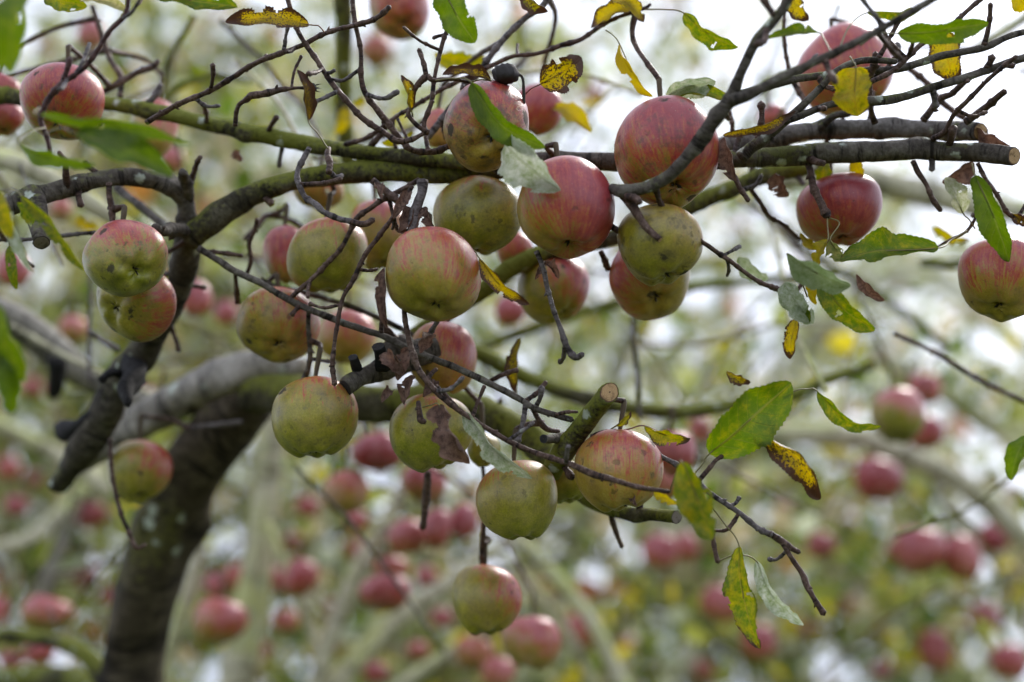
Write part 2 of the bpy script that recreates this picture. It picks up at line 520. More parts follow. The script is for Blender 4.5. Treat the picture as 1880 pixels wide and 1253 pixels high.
def tube_data(W, seed, sides=None, rough=0.06, knob=0.0, buds=0.0, start_cap=True, end='round', step=0.8, wander=0.0, shear=0.0, knots=0):
    """W: list of (Vector, radius). Returns verts, faces, axis attribute, end frame."""
    r_ = np.random.default_rng(seed)
    C = np.array([[p.x, p.y, p.z, r] for p, r in W])
    seg = np.linalg.norm(np.diff(C[:, :3], axis=0), axis=1)
    rm = max(1e-4, float(np.mean(C[:, 3])))
    n_per = [max(2, min(60, int(s / (rm * step)))) for s in seg]
    S = catmull(C, n_per)
    pts, rad = S[:, :3].copy(), np.maximum(S[:, 3], 0.0004)
    n = len(pts)
    if wander:
        s_ = np.linspace(0, 1, n)
        L = seg.sum()
        for ax in range(3):
            w = sum(np.sin(s_ * L / (rm * f) + r_.uniform(0, 6.28)) * a for f, a in ((12, 0.5), (6, 0.35), (3.2, 0.22), (1.6, 0.1)))
            pts[:, ax] += w * wander * rm * np.sin(np.pi * np.clip(s_, 0, 1)) ** 0.5
    if sides is None:
        sides = 8 if rm < 0.004 else (12 if rm < 0.012 else 20)
    tan = np.gradient(pts, axis=0)
    tan /= np.linalg.norm(tan, axis=1)[:, None] + 1e-12
    up = np.array([0.12, 0.3, 1.0])
    a = np.cross(tan[0], up); a /= np.linalg.norm(a)
    fr = []
    for i in range(n):
        a = a - tan[i] * np.dot(a, tan[i]); a /= np.linalg.norm(a) + 1e-12
        fr.append((a.copy(), np.cross(tan[i], a)))
    arc = np.concatenate([[0], np.cumsum(np.linalg.norm(np.diff(pts, axis=0), axis=1))])
    th = np.linspace(0, 2 * np.pi, sides, endpoint=False)
    ph = r_.uniform(0, 6.28, 12)
    # nodes: rings where the twig thickens
    node = np.zeros(n)
    if knob > 0:
        L = arc[-1]
        pos = 0.0
        while True:
            pos += rm * r_.uniform(4, 11)
            if pos > L: break
            node += np.exp(-((arc - pos) / (rm * 0.6)) ** 2) * r_.uniform(0.4, 1.0)
    V, A = [], []
    kn = [(r_.uniform(0, arc[-1]), r_.uniform(0, 6.28), r_.uniform(0.12, 0.42), r_.uniform(0.5, 1.1)) for _ in range(knots)]
    for i in range(n):
        s = arc[i] / rm
        prof = 1 + rough * (0.6 * np.sin(0.9 * s + ph[0]) * np.sin(0.37 * s + ph[1]) + 0.5 * np.sin(th * 2 + 0.35 * s + ph[2])
                            + 0.45 * np.sin(th * 3 - 0.8 * s + ph[3]) + 0.4 * np.sin(th * 5 + 1.7 * s + ph[4]) * np.sin(0.6 * s + ph[5]))
        prof = prof + r_.normal(0, rough * 0.22, sides) + knob * node[i]
        for ks, kt, ka, kw_ in kn:
            dz = (arc[i] - ks) / (rad[i] * kw_)
            if abs(dz) < 3:
                da = np.abs((th - kt + np.pi) % (2 * np.pi) - np.pi) / (0.65 * kw_)
                prof = prof + ka * np.exp(-dz * dz - da * da)
        rr = rad[i] * prof
        u_, v_ = fr[i]
        if shear and arc[-1] - arc[i] < 2 * rad[-1]:
            sw = shear * (1 - (arc[-1] - arc[i]) / (2 * rad[-1]))
            tw_ = np.array(-FWD); tw_ = tw_ - tan[i] * np.dot(tw_, tan[i]); tw_ /= np.linalg.norm(tw_) + 1e-9
            off_ = rr[:, None] * (np.cos(th)[:, None] * u_ + np.sin(th)[:, None] * v_)
            V.append(pts[i] + off_ - tan[i] * (sw * (off_ @ tw_))[:, None])
            A.append(np.stack([np.full(sides, arc[i]), 0.3 * rad[i] * np.cos(th), 0.3 * rad[i] * np.sin(th)], 1))
            continue
        V.append(pts[i] + rr[:, None] * (np.cos(th)[:, None] * u_ + np.sin(th)[:, None] * v_))
        A.append(np.stack([np.full(sides, arc[i]), 0.3 * rad[i] * np.cos(th), 0.3 * rad[i] * np.sin(th)], 1))
    V = np.concatenate(V); A = np.concatenate(A)
    F = []
    for i in range(n - 1):
        b = i * sides
        for j in range(sides):
            k = (j + 1) % sides
            F.append((b + j, b + k, b + sides + k, b + sides + j))
    V, A = list(V), list(A)

    def cap(ring, centre, flip):
        ci = len(V); V.append(centre); A.append(A[ring])
        for j in range(sides):
            k = (j + 1) % sides
            F.append((ring + k, ring + j, ci) if not flip else (ring + j, ring + k, ci))
    if start_cap:
        cap(0, pts[0] - tan[0] * rad[0] * 0.35, False)
    if end == 'round':
        cap((n - 1) * sides, pts[-1] + tan[-1] * rad[-1] * 0.8, True)
    else:
        cap((n - 1) * sides, pts[-1] - tan[-1] * rad[-1] * 0.02, True)
    # buds / spur scars
    if buds > 0:
        L = arc[-1]
        pos = rm * r_.uniform(3, 8); side = r_.uniform(0, 6.28)
        while pos < L - rm * 2:
            i = int(np.searchsorted(arc, pos)); i = min(max(i, 1), n - 2)
            side += 2.4 + r_.uniform(-0.5, 0.5)
            u_, v_ = fr[i]
            out = np.cos(side) * u_ + np.sin(side) * v_
            base = pts[i] + out * rad[i] * 0.7
            ln = rm * r_.uniform(0.7, 1.5) * buds
            ax = out * 0.75 + tan[i] * 0.6; ax /= np.linalg.norm(ax)
            b0 = len(V); w_ = rad[i] * r_.uniform(0.45, 0.7)
            e1 = np.cross(ax, tan[i] + 0.01); e1 /= np.linalg.norm(e1); e2 = np.cross(ax, e1)
            for q in range(5):
                an = q * 2 * np.pi / 5
                V.append(base + w_ * (np.cos(an) * e1 + np.sin(an) * e2)); A.append(A[i * sides])
            for q in range(5):
                an = q * 2 * np.pi / 5
                V.append(base + ax * ln * 0.6 + w_ * 0.75 * (np.cos(an) * e1 + np.sin(an) * e2)); A.append(A[i * sides])
            V.append(base + ax * ln * 1.15); A.append(A[i * sides])
            for q in range(5):
                k = (q + 1) % 5
                F.append((b0 + q, b0 + k, b0 + 5 + k, b0 + 5 + q)); F.append((b0 + 5 + q, b0 + 5 + k, b0 + 10))
            pos += rm * r_.uniform(7, 15)
    endf = (pts[-1], tan[-1], fr[-1][0], fr[-1][1], rad[-1], shear)
    return V, F, A, endf, pts, rad


CENTRES = []        # (points, radii, tree branch object) for hanging fruit


def px_points(ctrl, d0, d1):
    """ctrl of (x, y, diameter[, depth]) in photograph pixels -> [(world point, radius)]"""
    n = len(ctrl)
    out = []
    for i, c in enumerate(ctrl):
        d = c[3] if len(c) > 3 else d0 + (d1 - d0) * i / max(1, n - 1)
        out.append((at(c[0], c[1], d), 0.5 * c[2] * d / FPX))
    return out


def branch(tree, name, mat, d0, d1, ctrl, cut=None, cut_mat='cut', seed=None, register=True, spurs=0, **kw):
    W = px_points(ctrl, d0, d1)
    base = tree.location
    W = [(p - base, r) for p, r in W]
    seed = seed if seed is not None else int(ctrl[0][0] * 7 + ctrl[0][1] * 13 + len(ctrl)) & 0xffff
    V, F, A, e, pts, rad = tube_data(W, seed, end='flat' if cut else 'round', **kw)
    o = mesh_obj(name, V, F, M[mat], tree, True, {'axis': ('FLOAT_VECTOR', A)})
    if register:
        CENTRES.append((pts + np.array(base), rad, o))
    if cut:
        cut_face(o, e, cut_mat)
    r_ = random.Random(seed + 5)
    for q in range(spurs):
        i = r_.randrange(int(len(pts) * 0.12), max(int(len(pts) * 0.12) + 1, int(len(pts) * 0.93)))
        tn = Vector(pts[min(i + 1, len(pts) - 1)] - pts[max(i - 1, 0)]).normalized()
        out = Vector((r_.uniform(-1, 1), r_.uniform(-.6, .4), r_.uniform(-.9, 1)))
        out = (out - tn * out.dot(tn)).normalized()
        p0 = Vector(pts[i]) + out * rad[i] * 0.6
        ln = r_.uniform(0.008, 0.030)
        w0 = min(rad[i] * 0.7, r_.uniform(0.0016, 0.0028))
        dirn = (out + tn * r_.uniform(-.2, .7)).normalized()
        p1 = p0 + dirn * ln * 0.5 + Vector((r_.uniform(-1, 1), r_.uniform(-1, 1), r_.uniform(-1, 1))) * ln * 0.12
        p2 = p1 + (dirn + Vector((0, 0, r_.uniform(-.3, .7)))).normalized() * ln * 0.5
        Vs, Fs, As, *_ = tube_data([(p0, w0 * 1.15), (p1, w0), (p2, w0 * r_.uniform(.9, 1.4))], seed + q, sides=8, rough=0.14, knob=0.55, step=0.8)
        mesh_obj('spur', Vs, Fs, M[r_.choice(('twig', 'twig', 'twig_grey'))], o, True, {'axis': ('FLOAT_VECTOR', As)})
    return o


def cut_face(o, e, mat):
    """a sawn end: a slightly uneven disc standing just proud of the end of the tube"""
    p, t, u, v, r, shear = e
    tw_ = np.array(-FWD); tw_ = tw_ - t * np.dot(tw_, t); tw_ /= np.linalg.norm(tw_) + 1e-9
    r_ = np.random.default_rng(int(abs(p[0]) * 1e4))
    V, F, A = [p + t * r * 0.05], [], [(0, 0, 0)]
    rings, sides = 5, 20
    wob = 1 + r_.normal(0, 0.03, sides)
    for i in range(1, rings + 1):
        q = i / rings
        for j in range(sides):
            an = j * 2 * math.pi / sides
            rr = r * q * 0.97 * (1 + (wob[j] - 1) * q)
            of_ = rr * (math.cos(an) * u + math.sin(an) * v)
            V.append(p + of_ - t * (shear * float(of_ @ tw_)) + t * r * (0.05 - 0.05 * (q > 0.95) + r_.normal(0, 0.012)))
            A.append((q * math.cos(an), q * math.sin(an), q))
    for j in range(sides):
        F.append((0, 1 + j, 1 + (j + 1) % sides))
    for i in range(rings - 1):
        for j in range(sides):
            k = (j + 1) % sides
            a, b = 1 + i * sides, 1 + (i + 1) * sides
            F.append((a + j, b + j, b + k, a + k))
    return mesh_obj('cut_face', V, F, M[mat], o, False, {'cut': ('FLOAT_VECTOR', A)})


def leaf(tree, base, tip, width, roll=0.0, fold=0.42, curl=0.34, bow=0.14, wave=0.32, yel=0.2, bro=0.1, pal=0.0,
         stalk=None, ragged=0.07, mat='leaf', sag=0.0, twist=0.0, seed=None, nu=40, nv=8, red=False, label=None, shape=0.0, torn=3):
    """base/tip: (px, py, depth); width in px; roll: degrees the blade turns away from the camera about its midrib"""
    seed = seed if seed is not None else int(base[0] * 31 + base[1] * 17) & 0xffff
    r_ = np.random.default_rng(seed)
    B, T = at(*base), at(*tip)
    off = tree.location
    L = (T - B).length
    ax = (T - B).normalized()
    toward = (CAM - (B + T) / 2).normalized()
    nrm = (toward - ax * toward.dot(ax)).normalized()
    nrm = Quaternion(ax, math.radians(roll)) @ nrm
    side = nrm.cross(ax).normalized()
    wm = width * (base[2] + tip[2]) / 2 / FPX * 0.5
    ph = r_.uniform(0, 6.28, 6)
    V, BL, TI, CE = [], [], [], []
    shift = r_.uniform(0, 50, 3)
    for i in range(nu + 1):
        u = i / nu
        w = (u ** (0.55 + shape)) * ((1 - u) ** 0.62)
        w /= (0.47 ** (0.55 + shape)) * (0.53 ** 0.62)
        w = max(w, 0.0) * wm
        mid = B + ax * (L * u) + nrm * (bow * L * math.sin(math.pi * u)) + side * (sag * L * math.sin(math.pi * u))
        mid = mid + nrm * (0.015 * L * math.sin(9 * u + ph[5]))
        tw = math.radians(twist) * (u - 0.3)
        sd = side * math.cos(tw) + nrm * math.sin(tw)
        nn = nrm * math.cos(tw) - side * math.sin(tw)
        for j in range(nv + 1):
            v = -1 + 2 * j / nv
            ww = w
            if abs(v) > 0.99:
                ww = w * (1 + 0.032 * (1 if i % 2 else -1) - abs(ragged * (math.sin(11 * u + ph[0] + v) + 0.7 * math.sin(23 * u + ph[1] * v))))
            x = v * ww
            fo = fold + 0.25 * math.sin(3 * u + ph[4])*fold
            z = abs(x) * math.sin(fo) + curl * (abs(v) ** 2.2) * w * (0.6 + 0.4 * math.sin(5 * u + ph[2] + v))
            xx = x * math.cos(fo) * (1 - 0.35 * abs(curl) * abs(v) ** 2)
            z += wave * w * (math.sin(8.5 * u + ph[2] + (1.9 if v > 0 else 0)) * abs(v) + 0.5 * math.sin(19 * u + ph[3]) * abs(v) ** 2)
            V.append(mid + sd * xx + nn * z - off)
            BL.append((u, v, 0))
            TI.append((yel, bro, pal, 1))
            CE.append((u * L / wm + shift[0], v + shift[1], shift[2]))
    F = []
    k = nv + 1
    bites = [(r_.uniform(0.25, 0.95), r_.uniform(0.03, 0.07), r_.choice([-1, 1]) * r_.uniform(0.9, 1.05), r_.uniform(0.2, 0.5)) for _ in range(min(torn, int(r_.integers(0, 4))))]
    if r_.uniform() < 0.35 and torn:
        bites.append((r_.uniform(0.35, 0.8), 0.035, r_.choice([-1, 1]) * r_.uniform(0.3, 0.6), 0.16))
    for i in range(nu):
        for j in range(nv):
            a = i * k + j
            uc, vc = (i + 0.5) / nu, -1 + 2 * (j + 0.5) / nv
            if any((uc - a_) ** 2 / b_ ** 2 + (vc - c_) ** 2 / d_ ** 2 < 1 for a_, b_, c_, d_ in bites):
                continue
            F.append((a, a + 1, a + k + 1, a + k))
    o = mesh_obj('leaf', V, F, M[mat], tree, True,
                 {'blade': ('FLOAT_VECTOR', BL), 'tint': ('FLOAT_COLOR', TI), 'cell': ('FLOAT_VECTOR', CE)})
    if label: o['label'] = label
    if stalk is not None:
        S = [at(*s) for s in ([stalk] if not isinstance(stalk, list) else stalk)]
        P = S + [B]
        if len(P) == 2:
            m = (P[0] + P[1]) / 2 + Vector((0, 0, 0.06 * (P[1] - P[0]).length))
            P = [P[0], m, P[1]]
        wr = 0.5 * 2.6 * base[2] / FPX
        W = [(p - off, wr * (1.25 if q == 0 else 1)) for q, p in enumerate(P)]
        W.append((B + ax * L * 0.5 + nrm * bow * L * 0.97 + side * (sag * L) - off - nrm * wr * 0.6, wr * 0.5))
        Vs, Fs, As, *_ = tube_data(W, seed + 1, sides=6, rough=0.03, step=3.0)
        mesh_obj('leaf_stalk', Vs, Fs, M['petiole_red' if red else 'petiole'], o, True)
    return o


APPLES = []


def apple(label, x, y, w, h, d, calyx=None, blush=0.4, grad=0.5, bdir=(0.15, 0.9, -0.2), yel=0.3, blem=0.35, group='apples on the tree in front',
          res=None, hang=True, seed=None, lump=1.0, stalk_len=0.022, bloom_sheen=0.12):
    """x, y, w, h in px; calyx: (dx, dy) of the eye in apple radii, y down; bdir: (right, up, away) side that coloured in the sun"""
    seed = seed if seed is not None else int(x * 3 + y * 5) & 0xffff
    r_ = np.random.default_rng(seed)
    c = at(x, y, d)
    R = 0.5 * w * d / FPX
    H = 0.5 * h * d / FPX
    if calyx is None:
        calyx = (r_.uniform(-0.22, 0.22), r_.uniform(0.86, 0.95))
    cz = math.sqrt(max(0.0, 1 - calyx[0] ** 2 - calyx[1] ** 2))
    down = (RIGHT * calyx[0] - UP * calyx[1] - FWD * cz).normalized()
    zax = -down
    xax = (RIGHT - zax * RIGHT.dot(zax)).normalized()
    yax = zax.cross(xax)
    rotm = Matrix((xax, yax, zax)).transposed()
    spin = r_.uniform(0, 6.28)
    e = empty('apple', c - UP * 0.0, rotm.to_quaternion())
    nt, npn = (40, 26) if res is None else res
    b_world = (RIGHT * bdir[0] + UP * bdir[1] + FWD * bdir[2]).normalized()
    bl_ = rotm.transposed() @ b_world
    V, SK, AN, CE, RU = [], [], [], [], []
    ph = r_.uniform(0, 6.28, 8)
    top_d, bot_d = r_.uniform(0.20, 0.30), r_.uniform(0.15, 0.24)
    lump = lump * r_.uniform(1.2, 2.0)
    sh = r_.uniform(-30, 30, 3)
    hf = H / R

    def prof(f, th):
        cf = math.cos(f)
        rr = math.sin(f) ** 0.88 * (1 + 0.10 * cf - 0.02 * math.cos(2 * f)) / 1.025
        z = math.copysign(abs(cf) ** 0.92, cf) * hf
        bot = (1 - cf) / 2
        rib = 0.042 * math.cos(5 * th + ph[0]) * bot ** 2 + 0.014 * math.cos(5 * th + ph[0] + 1) * (1 - bot)
        lo = lump * (0.040 * math.cos(th + ph[1]) * math.cos(f + ph[2]) + 0.026 * math.cos(2 * th + ph[3]) + 0.018 * math.cos(3 * th + ph[4]) * math.sin(2 * f))
        rr *= 1 + rib + lo
        z *= 1 + lump * 0.045 * math.cos(th + ph[5])
        if f < 1.57:
            z -= hf * top_d * math.exp(-(rr / 0.28) ** 2)
        else:
            z += hf * (bot_d + 0.03 * math.cos(5 * th + ph[0])) * math.exp(-(rr / 0.25) ** 2)
            z -= hf * 0.05 * math.cos(5 * th + ph[0]) * math.exp(-((rr - 0.40) / 0.16) ** 2)
        return rr, z
    for i in range(npn + 1):
        q = i / npn
        f = math.pi * (q - 0.055 * math.sin(2 * math.pi * q) * 1.3)
        f = min(max(f, 0.0), math.pi)
        for j in range(nt):
            th = 2 * math.pi * j / nt
            rr, z = prof(f, th)
            p = Vector((R * rr * math.cos(th), R * rr * math.sin(th), R * z))
            V.append(p)
            n_ = Vector((math.sin(f) * math.cos(th), math.sin(f) * math.sin(th), math.cos(f)))
            SK.append((blush + grad * n_.dot(bl_), yel + 0.35 * n_.dot(bl_), blem, bloom_sheen))
            AN.append((3 * math.cos(th) + sh[0], 3 * math.sin(th) + sh[1], f * 0.45 + sh[2]))
            CE.append((n_.x + sh[0], n_.y + sh[1], n_.z + sh[2]))
            RU.append(0.95 * math.exp(-(rr / 0.30) ** 2) if f < 1.57 else 0.55 * math.exp(-(rr / 0.2) ** 2))
    F = []
    for i in range(npn):
        for j in range(nt):
            k = (j + 1) % nt
            F.append((i * nt + j, (i + 1) * nt + j, (i + 1) * nt + k, i * nt + k))
    mesh_obj('skin', V, F, M['apple'], e, True, {'skin': ('FLOAT_COLOR', SK), 'ang': ('FLOAT_VECTOR', AN),
                                                'cell': ('FLOAT_VECTOR', CE), 'russet': ('FLOAT', RU)})
    # the eye: withered sepals in the basin
    zb = -R * hf * (1 - bot_d) + R * 0.015
    Vc, Fc = [], []
    ns = 5 if res is None else 4
    for s in range(ns):
        a0 = 2 * math.pi * s / ns + spin
        b0 = len(Vc)
        for (rr, an, zz) in ((0.02, -0.5, 0.035), (0.02, 0.5, 0.035), (0.085, -0.38, -0.015), (0.085, 0.38, -0.015), (0.15, 0.05, -0.075 + 0.03 * r_.normal()), (0.055, 0.0, -0.05)):
            Vc.append((R * rr * math.cos(a0 + an), R * rr * math.sin(a0 + an), zb + R * zz))
        Fc += [(b0, b0 + 2, b0 + 5), (b0 + 1, b0 + 5, b0 + 3), (b0, b0 + 5, b0 + 1), (b0 + 2, b0 + 4, b0 + 5), (b0 + 5, b0 + 4, b0 + 3), (b0, b0 + 1, b0 + 3, b0 + 4, b0 + 2)]
    mesh_obj('calyx', Vc, Fc, M['calyx'], e, False)
    # stalk, bent towards the vertical
    up_l = rotm.transposed() @ Vector((0, 0, 1))
    s0 = Vector((0, 0, R * hf * (1 - top_d) - 0.002))
    s1 = s0 + Vector((0, 0, R * 0.22)) + up_l * 0.004
    s2 = s1 + up_l * stalk_len + Vector((r_.uniform(-.004, .004), r_.uniform(-.004, .004), 0))
    sr = 0.0016
    Vs, Fs, As, *_ = tube_data([(s0, sr * 1.1), (s1, sr), (s2, sr * 1.35)], seed, sides=7, rough=0.08, step=2.2)
    mesh_obj('stalk', Vs, Fs, M['stalk'], e, True)
    tag(e, label, 'apple', group)
    APPLES.append((e, c + rotm @ s2, R, d, hang))
    return e


# ------------------------------------------------------------------ masses of far leaves
PAL = {
    'green': ((0.058, 0.101, 0.014), (0.117, 0.163, 0.027)),
    'olive': ((0.185, 0.210, 0.044), (0.292, 0.312, 0.083)),
    'yellow': ((0.420, 0.350, 0.030), (0.560, 0.470, 0.060)),
    'tan': ((0.280, 0.240, 0.140), (0.420, 0.360, 0.230)),
    'grey': ((0.319, 0.351, 0.245), (0.478, 0.510, 0.383)),
    'rust': ((0.225, 0.090, 0.040), (0.338, 0.158, 0.056)),
}


def foliage(name, parent, blobs, seed, mixw, per_twig=(6, 12), leaf_len=(0.035, 0.065), twig_mat='twig', label=None):
    """blobs: (centre Vector, (rx, ry, rz) m, twigs). One mass of leaves and one of the twigs that carry them."""
    r_ = np.random.default_rng(seed)
    names = list(mixw)
    wts = np.array([mixw[k] for k in names], float); wts /= wts.sum()
    base = np.array(parent.location)
    LP, LA, TW = [], [], []
    for cen, rad, cnt in blobs:
        g = r_.normal(0, 0.48, (cnt, 3))
        P = np.array(cen) + g * np.array(rad)
        D = r_.normal(0, 1, (cnt, 3)); D[:, 2] -= 0.35
        D /= np.linalg.norm(D, axis=1)[:, None]
        ln = r_.uniform(0.10, 0.30, cnt)
        for i in range(cnt):
            k = int(r_.integers(per_twig[0], per_twig[1] + 1))
            t = r_.uniform(0.05, 1.0, k)
            q = P[i] + D[i] * (t * ln[i])[:, None]
            q[:, 2] -= 0.25 * ln[i] * t ** 2
            a = r_.normal(0, 1, (k, 3)) * 0.9 + D[i] * 0.5
            a[:, 2] -= 0.45
            LP.append(q); LA.append(a)
            m = P[i] + D[i] * ln[i] * 0.5; m[2] -= 0.06 * ln[i]
            e_ = P[i] + D[i] * ln[i]; e_[2] -= 0.25 * ln[i]
            TW.append((P[i], m, e_))
    Q = np.concatenate(LP); A = np.concatenate(LA)
    A /= np.linalg.norm(A, axis=1)[:, None]
    n = len(Q)
    N = r_.normal(0, 1, (n, 3)); N[:, 2] += 0.4
    S = np.cross(A, N); S /= np.linalg.norm(S, axis=1)[:, None] + 1e-9
    N = np.cross(S, A)
    L = r_.uniform(*leaf_len, n)[:, None]
    Wd = L * r_.uniform(0.24, 0.36, n)[:, None]
    fo = r_.uniform(0.1, 0.7, n)[:, None]
    bow = r_.uniform(-0.15, 0.25, n)[:, None] * L
    off = A * 0.012
    Q = Q - base + off
    v0 = Q
    m1 = Q + A * L * 0.33 + N * bow
    m2 = Q + A * L * 0.68 + N * bow * 0.9
    tp = Q + A * L
    l1 = m1 + S * Wd * np.cos(fo) + N * Wd * np.sin(fo)
    r1 = m1 - S * Wd * np.cos(fo) + N * Wd * np.sin(fo)
    l2 = m2 + S * Wd * 0.8 * np.cos(fo) + N * Wd * 0.8 * np.sin(fo)
    r2 = m2 - S * Wd * 0.8 * np.cos(fo) + N * Wd * 0.8 * np.sin(fo)
    V = np.stack([v0, m1, m2, tp, l1, r1, l2, r2], 1).reshape(-1, 3)
    pat = [(0, 1, 4), (0, 5, 1), (1, 2, 6), (1, 6, 4), (1, 5, 7), (1, 7, 2), (2, 3, 6), (2, 7, 3)]
    F = (np.array(pat)[None] + (np.arange(n) * 8)[:, None, None]).reshape(-1, 3)
    pick = r_.choice(len(names), n, p=wts)
    lo = np.array([PAL[k][0] for k in names])[pick]; hi = np.array([PAL[k][1] for k in names])[pick]
    cc = lo + (hi - lo) * r_.uniform(0, 1, (n, 1))
    cc = np.repeat(np.concatenate([cc, np.ones((n, 1))], 1), 8, axis=0)
    me = bpy.data.meshes.new(name)
    me.vertices.add(len(V)); me.vertices.foreach_set('co', V.astype(np.float32).ravel())
    me.loops.add(F.size); me.loops.foreach_set('vertex_index', F.astype(np.int32).ravel())
    me.polygons.add(len(F)); me.polygons.foreach_set('loop_start', np.arange(0, F.size, 3, dtype=np.int32))
    me.update(calc_edges=True)
    at_ = me.attributes.new('tint', 'FLOAT_COLOR', 'POINT')
    at_.data.foreach_set('color', cc.astype(np.float32).ravel())
    me.materials.append(M['foliage'])
    me.polygons.foreach_set('use_smooth', [True] * len(F))
    o = bpy.data.objects.new(name, me); col.objects.link(o); o.parent = parent
    o['kind'] = 'stuff'
    if label: o['label'] = label
    # twigs: three-sided slivers
    T = np.array(TW) - base
    k = len(T)
    rr = r_.uniform(0.0015, 0.003, k)
    rings = []
    for s in range(3):
        for j in range(3):
            an = 2 * np.pi * j / 3
            rings.append(T[:, s] + (rr * (1 - 0.25 * s))[:, None] * np.array([math.cos(an), math.sin(an), 0.4 * math.sin(an + 1)]))
    V = np.stack(rings, 1).reshape(-1, 3)
    pat = []
    for s in range(2):
        for j in range(3):
            q = (j + 1) % 3
            pat.append((s * 3 + j, s * 3 + q, s * 3 + 3 + q)); pat.append((s * 3 + j, s * 3 + 3 + q, s * 3 + 3 + j))
    F = (np.array(pat)[None] + (np.arange(k) * 9)[:, None, None]).reshape(-1, 3)
    me = bpy.data.meshes.new('fine_twigs')
    me.from_pydata(V.tolist(), [], F.tolist())
    me.materials.append(M[twig_mat])
    o2 = bpy.data.objects.new('fine_twigs', me); col.objects.link(o2); o2.parent = parent
    o2['kind'] = 'stuff'
    return o


# ------------------------------------------------------------------ ground
def ground():
    n = 60
    xs = np.sign(np.linspace(-1, 1, n)) * np.abs(np.linspace(-1, 1, n)) ** 2.6 * 600
    V, F = [], []
    for yy in xs:
        for xx in xs:
            V.append((xx, yy + 4, 0.05 * math.sin(xx * 0.7) * math.cos(yy * 0.5)))
    for i in range(n - 1):
        for j in range(n - 1):
            a = i * n + j
            F.append((a, a + 1, a + n + 1, a + n))
    o = mesh_obj('ground', V, F, M['ground'])
    tag(o, 'grassy orchard ground under the apple trees', kind='structure')


ground()

# ------------------------------------------------------------------ the old apple tree in front
b0 = at(245, 1253, 1.42)
tree = empty('apple_tree', (b0.x - 0.02, b0.y + 0.25, 0.0))
tag(tree, 'old gnarled apple tree in front with mossy sawn-off branches', 'apple tree')


def B(mat, d0, d1, ctrl, **kw):
    ln = sum(math.hypot(a[0] - b[0], a[1] - b[1]) for a, b in zip(ctrl, ctrl[1:]))
    near = max(d0, d1) < 1.3
    kw.setdefault('knots', int(ln / 38) if near else int(ln / 120))
    kw.setdefault('spurs', int(ln / 150) if near and mat != 'bark_black' else 0)
    kw['rough'] = kw.get('rough', 0.06) + 0.025
    return branch(tree, 'branch', mat, d0, d1, ctrl, **kw)


def T(mat, d0, d1, ctrl, **kw):
    kw.setdefault('knob', 0.5)
    kw.setdefault('buds', 1.15)
    kw.setdefault('rough', 0.09)
    kw.setdefault('wander', 0.3)
    kw.setdefault('step', 1.0)
    ln = sum(math.hypot(a[0] - b[0], a[1] - b[1]) for a, b in zip(ctrl, ctrl[1:]))
    kw.setdefault('spurs', int(ln / 120) if max(d0, d1) < 1.1 else 0)
    return branch(tree, 'twig', mat, d0, d1, ctrl, **kw)


# trunk
branch(tree, 'trunk', 'bark_trunk', 1, 1, [(250, 4150, 330, 1.46), (262, 3200, 240, 1.44), (240, 2200, 190, 1.43), (222, 1600, 150, 1.42), (240, 1253, 112, 1.40),
       (264, 1100, 104, 1.37), (306, 970, 100, 1.34), (352, 870, 106, 1.32), (404, 790, 108, 1.30), (462, 728, 98, 1.29)], knots=40, rough=0.11, step=0.35, sides=28)
# pale top limb running left from the trunk, and its continuation to the right
B('bark_limb', 1.27, 1.33, [(560, 690, 60), (500, 678, 74), (430, 690, 80), (340, 728, 72), (262, 772, 66), (196, 812, 54), (140, 850, 40)], rough=0.09, step=0.4)
B('bark_moss', 1.28, 1.02, [(462, 722, 80), (540, 722, 74), (620, 742, 66), (700, 742, 62), (790, 738, 60), (870, 752, 60), (940, 785, 58), (1000, 826, 56), (1040, 872, 46), (1090, 918, 34), (1150, 942, 27), (1200, 945, 26), (1242, 950, 25)],
  cut=True, cut_mat='cut_old', rough=0.07, step=0.4)
# sawn stub pointing up to the right
B('bark_moss', 1.04, 0.975, [(1010, 868, 40), (1036, 828, 44), (1062, 792, 40), (1090, 756, 36), (1119, 721, 35)], cut=True, shear=0.55, cut_mat='cut', rough=0.05, step=0.4)
B('bark', 1.03, 1.0, [(1052, 800, 22), (1020, 806, 19), (998, 806, 17)], rough=0.12, cut=True, cut_mat='cut_black')
# dark sawn limb behind the hanging apple
B('bark', 1.06, 1.02, [(800, 640, 44), (750, 655, 46), (706, 676, 42), (665, 692, 34), (634, 712, 32)], cut=True, cut_mat='cut_black', rough=0.1, step=0.4)
B('bark_black', 1.03, 1.02, [(660, 690, 20), (654, 672, 19), (648, 656, 18)], cut=True, cut_mat='cut_black', rough=0.12)
B('bark_black', 1.03, 1.02, [(706, 676, 30), (700, 655, 26), (694, 636, 25)], cut=True, cut_mat='cut_black', rough=0.12)
B('bark', 1.05, 1.05, [(760, 640, 60), (735, 650, 70), (715, 668, 52)], rough=0.2, step=0.35)
# descending branch from the fork to the blackened end
B('bark_dark', 1.09, 1.24, [(346, 405, 46), (344, 440, 48), (338, 490, 48), (320, 552, 46), (284, 611, 48), (256, 650, 56), (218, 700, 56), (186, 770, 60), (152, 828, 52), (128, 862, 42), (108, 890, 38)],
  cut=True, cut_mat='cut_black', rough=0.08, step=0.4)
B('bark_black', 1.16, 1.1, [(240, 668, 40), (250, 690, 46), (232, 712, 34), (236, 742, 14)], rough=0.2)
B('bark_black', 1.19, 1.24, [(178, 760, 30), (150, 782, 36), (124, 792, 38), (112, 784, 26)], rough=0.15)
B('bark_black', 1.15, 1.12, [(225, 690, 20), (204, 685, 16), (186, 698, 14)], rough=0.2)
